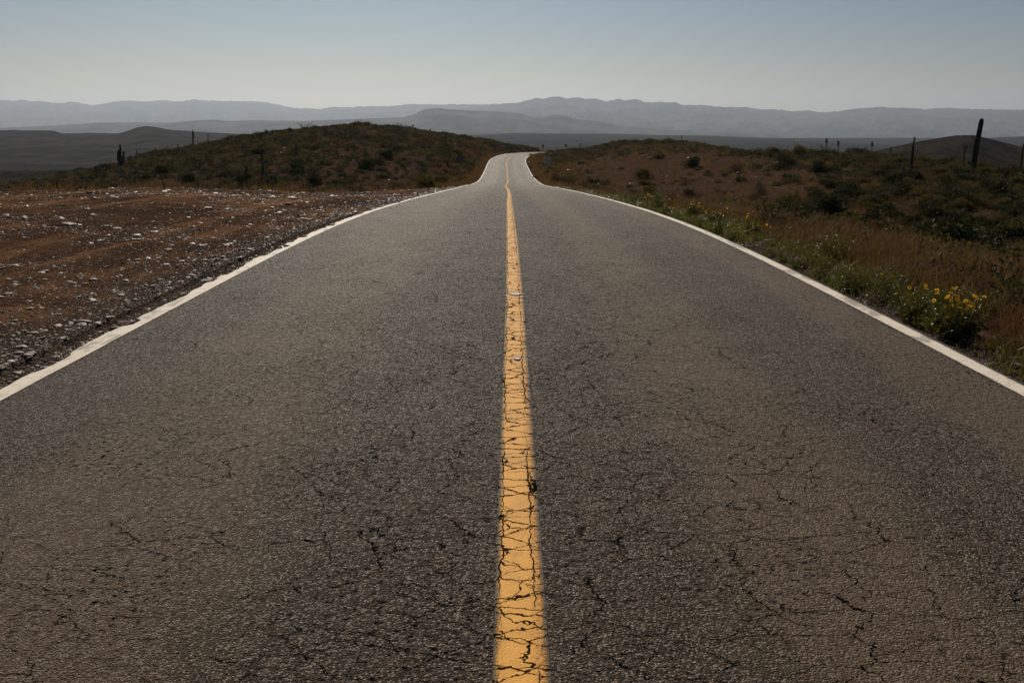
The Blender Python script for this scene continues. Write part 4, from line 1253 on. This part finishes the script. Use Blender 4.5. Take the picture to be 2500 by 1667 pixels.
# stones one can name
def rock(u, v, w, flat, label, mat=M_BROWN, seed=1, tilt=(0, 0), name="boulder", smooth_=True):
    x, y, z = hit(u, v)
    s = w / F * y / 2
    o = link(name, stone_mesh(seed, flat, mat, 5, name, smooth_), None, (x, y + s * .3, z + s * flat * .35))
    o.scale = (s, s, s); o.rotation_euler = (tilt[0], tilt[1], .2)
    tag(o, label, "stone")
rock(307, 797, 46, .42, "large rounded brown stone touching the broken white line", M_BROWN, 11)
rock(281, 808, 30, .48, "smaller rounded tan stone just below the large brown one at the line", M_BROWN, 12)
rock(200, 791, 40, .36, "rounded dark brown stone a little left of the pair at the line", M_BROWN, 13)
rock(262, 777, 0.1 + 17, .5, "small reddish stone above the pair at the white line", M_BROWN, 14)
rock(60, 874, 24, .45, "tan pointed stone low on the gravel at far left", M_PALE, 15)
rock(345, 450, 17, 1.1, "upright reddish rock at the far edge of the gravel lot", M_BROWN, 16, (.2, .5), smooth_=False)
rock(712, 486, 30, .30, "long dark flat rock near the far right of the gravel lot", M_BROWN, 17, smooth_=False)
rock(160, 552, 42, .30, "wide dark slab among the pale stones on the gravel lot", M_BROWN, 18, smooth_=False)
rock(505, 511, 24, .34, "dark rounded stone in the middle of the gravel lot", M_BROWN, 19)
rock(1292, 402, 10, .8, "pale boulder on the inside of the bend nearest the sign", M_PALE, 20, smooth_=False)
rock(1298, 411, 10, .7, "second pale boulder on the inside of the bend below the first", M_PALE, 21, smooth_=False)
rock(1188, 396, 7, 1.0, "pale rock beside the left edge line at the bend", M_PALE, 22, smooth_=False)
rock(1804, 426, 12, .7, "dark rock with a bright top on the bare brown ground", M_PALE, 23, smooth_=False)
rock(2093, 499, 7, .7, "bright white stone among the shrubs on the right slope", M_PALE, 24, smooth_=False)
rock(1592, 518, 8, .5, "small dark stone lying on the right edge line", M_BROWN, 25, smooth_=False)

# crumpled litter on the right lane
M_LITTER = make_leaf("white_plastic", (0.85, 0.85, 0.83), (0.95, 0.95, 0.93), 0.75, 6.0, 0.35, 0.5)
for u, v, w, lab, sd in ((1437, 491, 10, "crumpled white plastic bag lying in the right lane", 5), (1486, 494, 6, "small scrap of white litter beside the right edge line", 6)):
    x, y, z = hit(u, v); r = np.random.default_rng(sd)
    V = I2[0] * (1 + .30 * r.normal(size=(len(I2[0]), 1)).clip(-1.2, 1.2)) * [1, 1.1, .36]
    s = w / F * y / 2
    g = Geo(); g.add(V * s, I2[1])
    zr = float(np.interp(y, _c[:NR, 1], _c[:NR, 2])) + CAMZ
    tag(link("litter", g.build("litter", [M_LITTER]), None, (x, y, zr + s * .30)), lab, "litter")
# worn grey reflector plates on the centre line
M_STUD = make_plain("worn_reflector", (0.17, 0.16, 0.16), .45, .4, 40)
for v, w, l, lab in ((722, .125, .055, "flattened grey road reflector lying across the yellow centre line"), (881, .05, .035, "small pale patch of reflector glue on the yellow centre line")):
    d = ray(1257, v); y = -1.536 / d[2] * d[1]
    g = Geo(); n_ = 12
    poly = [(w * .5 * math.cos(q) * (1 + .12 * math.sin(3 * q)), l * math.sin(q) * (1 + .1 * math.cos(5 * q))) for q in np.arange(n_) * 2 * math.pi / n_]
    g.add([(x_, y_, 0) for x_, y_ in poly] + [(x_ * .85, y_ * .8, .009) for x_, y_ in poly], [(i_, (i_ + 1) % n_, (i_ + 1) % n_ + n_, i_ + n_) for i_ in range(n_)])
    g.add([(x_ * .85, y_ * .8, .009) for x_, y_ in poly], [list(range(n_))])
    tag(link("road_stud", g.build("road_stud", [M_STUD]), None, (float(road_x(y)) + .012, y, float(road_z(y)) + CAMZ + .0045)), lab, "road stud")

# ------------------------------------------------------------------ grass and weeds on the right verge
g = Geo()
n = 26000
ys = 3.9 * (66 / 3.9) ** (rng.random(n) ** .92)
s_ = .75 + np.abs(rng.normal(size=n)) * (3.2 + ys * .34)
xs = road_x(ys) + 3.25 + s_
pat = fbm(xs * .28, ys * .28, 55, 3)
bare = smooth(.085, .12, xs / ys) * (1 - smooth(.24, .32, xs / ys)) * smooth(50, 62, ys)
ok = (xs / ys < .8) & (rng.random(n) < np.clip(.42 + 1.7 * pat, .03, 1) * (1 - .7 * bare))
xs, ys = xs[ok], ys[ok]
nb = 11
bx = np.repeat(xs, nb) + rng.normal(size=len(xs) * nb) * (.05 + .004 * np.repeat(ys, nb)); by = np.repeat(ys, nb) + rng.normal(size=len(xs) * nb) * (.06 + .006 * np.repeat(ys, nb))
bz = height(bx, by) + CAMZ
hh = (.13 + .24 * rng.random(len(bx))) * np.repeat(.7 + .6 * rng.random(len(xs)), nb)
blades(g, rng, np.stack([bx, by, bz - .01], -1), hh, .0035 + .00042 * by, rng.normal(size=(len(bx), 2)) * (hh * .55)[:, None])
g2 = Geo(); n = 5200
y2 = 4.2 * (75 / 4.2) ** rng.random(n); s2 = .18 + np.abs(rng.normal(size=n)) * (.75 + .012 * y2)
x2 = road_x(y2) + 3.2 + s2
ok = rng.random(n) < np.clip(.45 + 1.7 * fbm(x2 * .6, y2 * .45, 63, 3), 0, 1) * np.where(y2 < 5.4, .25, 1)
x2, y2 = x2[ok], y2[ok]
bx = np.repeat(x2, 9) + rng.normal(size=len(x2) * 9) * .05; by = np.repeat(y2, 9) + rng.normal(size=len(x2) * 9) * (.05 + .004 * np.repeat(y2, 9))
hh = .05 + .16 * rng.random(len(bx))
blades(g2, rng, np.stack([bx, by, height(bx, by) + CAMZ - .01], -1), hh, .006 + .0005 * by, rng.normal(size=(len(bx), 2)) * (hh * .7)[:, None])
tag(link("green_grass", g2.build("green_grass", [M_LEAF_FRESH])), "low yellow green grass and weeds along the right edge of the road", "grass", kind="stuff")
tag(link("dry_grass", g.build("dry_grass", [M_GRASS])), "rusty brown dry grass covering the slope right of the road", "grass", kind="stuff")

g = Geo(); n = 900                                            # dry grass round the lot edge and on the left verge beyond it
a2 = rng.uniform(-.62, -.03, n); y2 = np.interp(a2, LOTE[:, 0], LOTE[:, 1]) + np.abs(rng.normal(size=n)) * 9 + .8
x2 = a2 * y2; ok = x2 < road_x(y2) - 4.2; x2, y2 = x2[ok], y2[ok]
bx = np.repeat(x2, 10) + rng.normal(size=len(x2) * 10) * .16; by = np.repeat(y2, 10) + rng.normal(size=len(x2) * 10) * .2
hh = np.repeat(.5 + .8 * rng.random(len(x2)), 10) * (.15 + .4 * rng.random(len(bx)))
blades(g, rng, np.stack([bx, by, height(bx, by) + CAMZ - .02], -1), hh, .006 + .0004 * by, rng.normal(size=(len(bx), 2)) * (hh * .35)[:, None])
n = 2000
y2 = rng.uniform(60, 165, n); x2 = road_x(y2) + np.where(rng.random(n) < .5, -1, 1) * (3.7 + np.abs(rng.normal(size=n)) * 2.2)
bx = np.repeat(x2, 10) + rng.normal(size=n * 10) * .2; by = np.repeat(y2, 10) + rng.normal(size=n * 10) * .25
hh = .2 + .35 * rng.random(len(bx))
blades(g, rng, np.stack([bx, by, height(bx, by) + CAMZ - .02], -1), hh, .006 + .0004 * by, rng.normal(size=(len(bx), 2)) * (hh * .35)[:, None])
n = 8500
a2 = rng.uniform(-.66, .66, n); y2 = np.sqrt(rng.uniform(40**2, 175**2, n)); x2 = a2 * y2
ok = (y2 < np.interp(a2, CREST[:, 0], CREST[:, 1]) + 6) & (road_near(x2, y2)[0] > 4.5) & np.where(a2 < 0, (y2 > np.interp(a2, LOTE[:, 0], LOTE[:, 1]) + 2) & (rng.random(n) < .35), True) & (fbm(x2 * .12, y2 * .12, 87, 3) > -.25)
x2, y2 = x2[ok], y2[ok]
bx = np.repeat(x2, 7) + rng.normal(size=len(x2) * 7) * .22; by = np.repeat(y2, 7) + rng.normal(size=len(x2) * 7) * .28
hh = .12 + .28 * rng.random(len(bx))
blades(g, rng, np.stack([bx, by, height(bx, by) + CAMZ - .02], -1), hh, .010 + .00055 * by, rng.normal(size=(len(bx), 2)) * (hh * .6)[:, None])
tag(link("verge_grass", g.build("verge_grass", [M_GRASS])), "dry grass fringing the gravel lot and the far road verges", "grass", kind="stuff")

WEED = [shrub_geo(500 + k, .34, .26 + .05 * k, 1500, .034, 13, .8, 8, aspect=.42).build("roadside_weed", [M_LEAF_FRESH, M_TWIG]) for k in range(4)]
RUST = [shrub_geo(540 + k, .34, .34, 900, .026, 11, 1.0, 22, shell=.3, aspect=.4).build("rusty_weed", [make_leaf("leaf_rust%d" % k, (.14, .060, .014), (.25, .115, .028), .35, 12.0), M_TWIG]) for k in range(2)]
# (u, v of foot, width px)
WL = [(1522, 487, 34), (1548, 494, 40), (1575, 500, 36), (1603, 512, 44), (1628, 523, 40), (1660, 540, 36), (1700, 556, 40), (1735, 572, 46), (1772, 588, 52), (1800, 580, 36),
      (1866, 628, 44), (1890, 640, 38), (1946, 655, 74), (1985, 640, 60), (2010, 668, 70), (2050, 690, 62), (2080, 712, 92), (2120, 700, 80), (2160, 732, 84), (2200, 760, 70),
      (2240, 745, 80), (2215, 790, 62), (2296, 815, 120), (2350, 790, 100), (2290, 745, 100), (2400, 770, 90), (2190, 700, 80), (2060, 640, 60), (1930, 610, 50), (1850, 590, 40)]
for n_, (u, v, w) in enumerate(WL):
    x, y, z = hit(u, v)
    x = max(x, float(road_x(y)) + 3.45)
    spawn("roadside_weed", WEED[n_ % 4], (x, y, ground(x, y) - .02), "leafy green weed along the gravel verge beside the right edge line", "weed", "green weeds along the right edge line",
          w / F * y / .62, rng.random() * 6.28, .9 + .3 * rng.random())
for n_, (u, v, w) in enumerate([(2440, 850, 90), (2485, 865, 90), (2470, 825, 80), (2495, 800, 70), (2420, 815, 70)]):
    x, y, z = hit(u, v)
    spawn("rusty_weed", RUST[n_ % 2], (x, y, ground(x, y) - .02), "low rust coloured weed at the right border behind the white line", "weed", "rust coloured weeds at the right border",
          w / F * y / .62, rng.random() * 6.28, 1.1)

def flower_mesh(m, name, petals=11, R=.021):
    g = Geo()
    for k in range(petals):
        a0 = k * 2 * math.pi / petals
        d = np.array([math.cos(a0), math.sin(a0), .12]); s = np.array([-math.sin(a0), math.cos(a0), 0]) * R * .34
        g.add([d * R * .25 - s * .6, d * R * .25 + s * .6, d * R * .75 + s, d * R + [0, 0, -.002], d * R * .75 - s], [(0, 1, 2, 3, 4)], 0)
    a_ = np.arange(8) * math.pi / 4
    ring = np.stack([np.cos(a_) * R * .24, np.sin(a_) * R * .24, np.full(8, .002)], -1)
    g.add(np.vstack([ring, (0, 0, R * .3)]), [(k, (k + 1) % 8, 8) for k in range(8)], 1)
    return g.build(name, [m, M_SEED])
FY, FW = flower_mesh(M_PETAL, "flower"), flower_mesh(M_WPETAL, "flower", 8, .017)

def flowering(u, v, w, heads, fm, label, name, group=None, fs=1.0, seed=1, leaf=None):
    """a leafy bush with separate flower heads on thin stems; heads: (u, v) list as seen"""
    x, y, z = hit(u, v)
    x = max(x, float(road_x(y)) + 3.5); z = ground(x, y)
    r = np.random.default_rng(seed)
    root = empty(name, (x, y, z), label, "flowering plant", group)
    R = w / F * y / 2
    g = shrub_geo(seed, R, R * .8, 1500, .034, 14, .9, 10, aspect=.35)
    link("foliage", g.build("foliage", [leaf or M_LEAF_FRESH, M_TWIG]), root)
    st = Geo()
    for hu, hv in heads:
        yy = y + r.normal() * R * .35
        p = px(hu, hv, yy) - np.array([x, y, z])
        f = link("flower", fm, root, p)
        f.scale = (fs,) * 3
        f.rotation_euler = (r.uniform(.1, 1.25), r.normal() * .35, r.random() * 6)
        b0 = np.array([p[0] * .6, p[1] * .6, max(p[2] * .3, 0.0)])
        st.tube([b0, (b0 + p) / 2 + r.normal(size=3) * .012, p], [.0022, .002, .0016], 3, 0, False)
    part("flower_stems", st, M_LEAF_FRESH, root)
Z7 = lambda q: (2150 + q[0] / 6.27, 650 + q[1] / 6.27)
heads = [Z7(q) for q in [(440, 330), (535, 340), (690, 295), (700, 345), (640, 370), (860, 355), (880, 395), (855, 420), (818, 520), (1110, 340), (1160, 332), (1070, 405), (1120, 430), (1105, 460), (1180, 450),
         (1035, 460), (1005, 488), (1080, 525), (1170, 500), (1295, 350), (1320, 520), (1225, 560), (1385, 555), (1330, 590), (1425, 620), (1320, 645), (1430, 685), (1220, 635), (1175, 670), (1290, 670),
         (1105, 600), (985, 605), (1260, 735), (1015, 780), (1445, 460), (1475, 508), (1590, 465), (1365, 610), (1300, 530), (1345, 610), (1110, 625), (1140, 450)]]
flowering(2318, 822, 128, heads, FY, "large bush crowded with yellow daisies by the right edge line", "flowering_bush", None, .80, 61)
heads = [Z7(q) for q in [(112, 460), (180, 425), (238, 415), (540, 495), (565, 565), (690, 525), (450, 680), (505, 665), (590, 625), (712, 760), (725, 645), (15, 120), (185, 150), (210, 215)]]
flowering(2225, 785, 110, heads, FY, "low bush with a few scattered yellow daisies left of the crowded one", "flowering_bush", None, .75, 62)
r = np.random.default_rng(99)
Z8 = lambda q: (1400 + q[0] / 3.92, 420 + q[1] / 3.92)
far_h = [(715, 215), (735, 230), (765, 235), (790, 245), (820, 235), (850, 255), (880, 265), (700, 250), (685, 240), (915, 258), (960, 235), (995, 230)]
flowering(1605, 503, 70, [Z8(q) for q in far_h], FY, "distant clump of weeds dotted with tiny yellow flowers nearest the litter", "flowering_bush", None, 1.15, 63)
far_h = [(1100, 290), (1125, 285), (1150, 280), (1105, 315), (1130, 310), (1160, 300), (1185, 325), (1210, 330), (1235, 330), (1240, 350), (1120, 345), (1200, 300), (955, 345), (920, 340)]
flowering(1695, 535, 70, [Z8(q) for q in far_h], FY, "second clump of weeds dotted with yellow flowers along the verge", "flowering_bush", None, 1.1, 64)
far_h = [(1265, 375), (1262, 398), (1290, 350), (1355, 380), (1405, 400), (1470, 348), (1480, 330), (1510, 365), (1520, 405), (1410, 385), (1300, 420)]
flowering(1752, 552, 70, [Z8(q) for q in far_h], FY, "third sparse clump of yellow flowers above the lone round weeds", "flowering_bush", None, 1.0, 65)
far_h = [(1665, 425), (1675, 400), (1680, 450), (1720, 380), (1655, 440), (1850, 505), (1890, 525), (1900, 655), (1790, 430)]
flowering(1832, 575, 60, [Z8(q) for q in far_h], FY, "loose dry clump with the last few yellow flowers before the white blossoms", "flowering_bush", None, .95, 66)
wh = [(1985 + 105 * r.random() ** .8 + 2, 0) for _ in range(58)]
wh = [(u, 590 + (u - 1985) * .16 + abs(r.normal()) * 9) for u, _ in wh]
flowering(2035, 632, 110, wh, FW, "bushy weed topped with small white blossoms beside the right edge line", "flowering_bush", None, .85, 67)
#VEGEND

# ------------------------------------------------------------------ haze
hz = Geo()
hz.box((0, 0, 220), (58000, 58000, 1640))
m = bpy.data.materials.new("haze"); m.use_nodes = True
nt = m.node_tree; nt.nodes.clear()
pv = nt.nodes.new("ShaderNodeVolumePrincipled")
pv.inputs["Color"].default_value = (0.65, 0.73, 0.845, 1)
pv.inputs["Density"].default_value = 4.8e-5
pv.inputs["Anisotropy"].default_value = 0.45
mo = nt.nodes.new("ShaderNodeOutputMaterial")
nt.links.new(pv.outputs[0], mo.inputs["Volume"])
m.cycles.homogeneous_volume = True if hasattr(m.cycles, "homogeneous_volume") else False
tag(link("haze", hz.build("haze", [m])), "pale desert haze over the valley and mountains", "haze", kind="stuff")
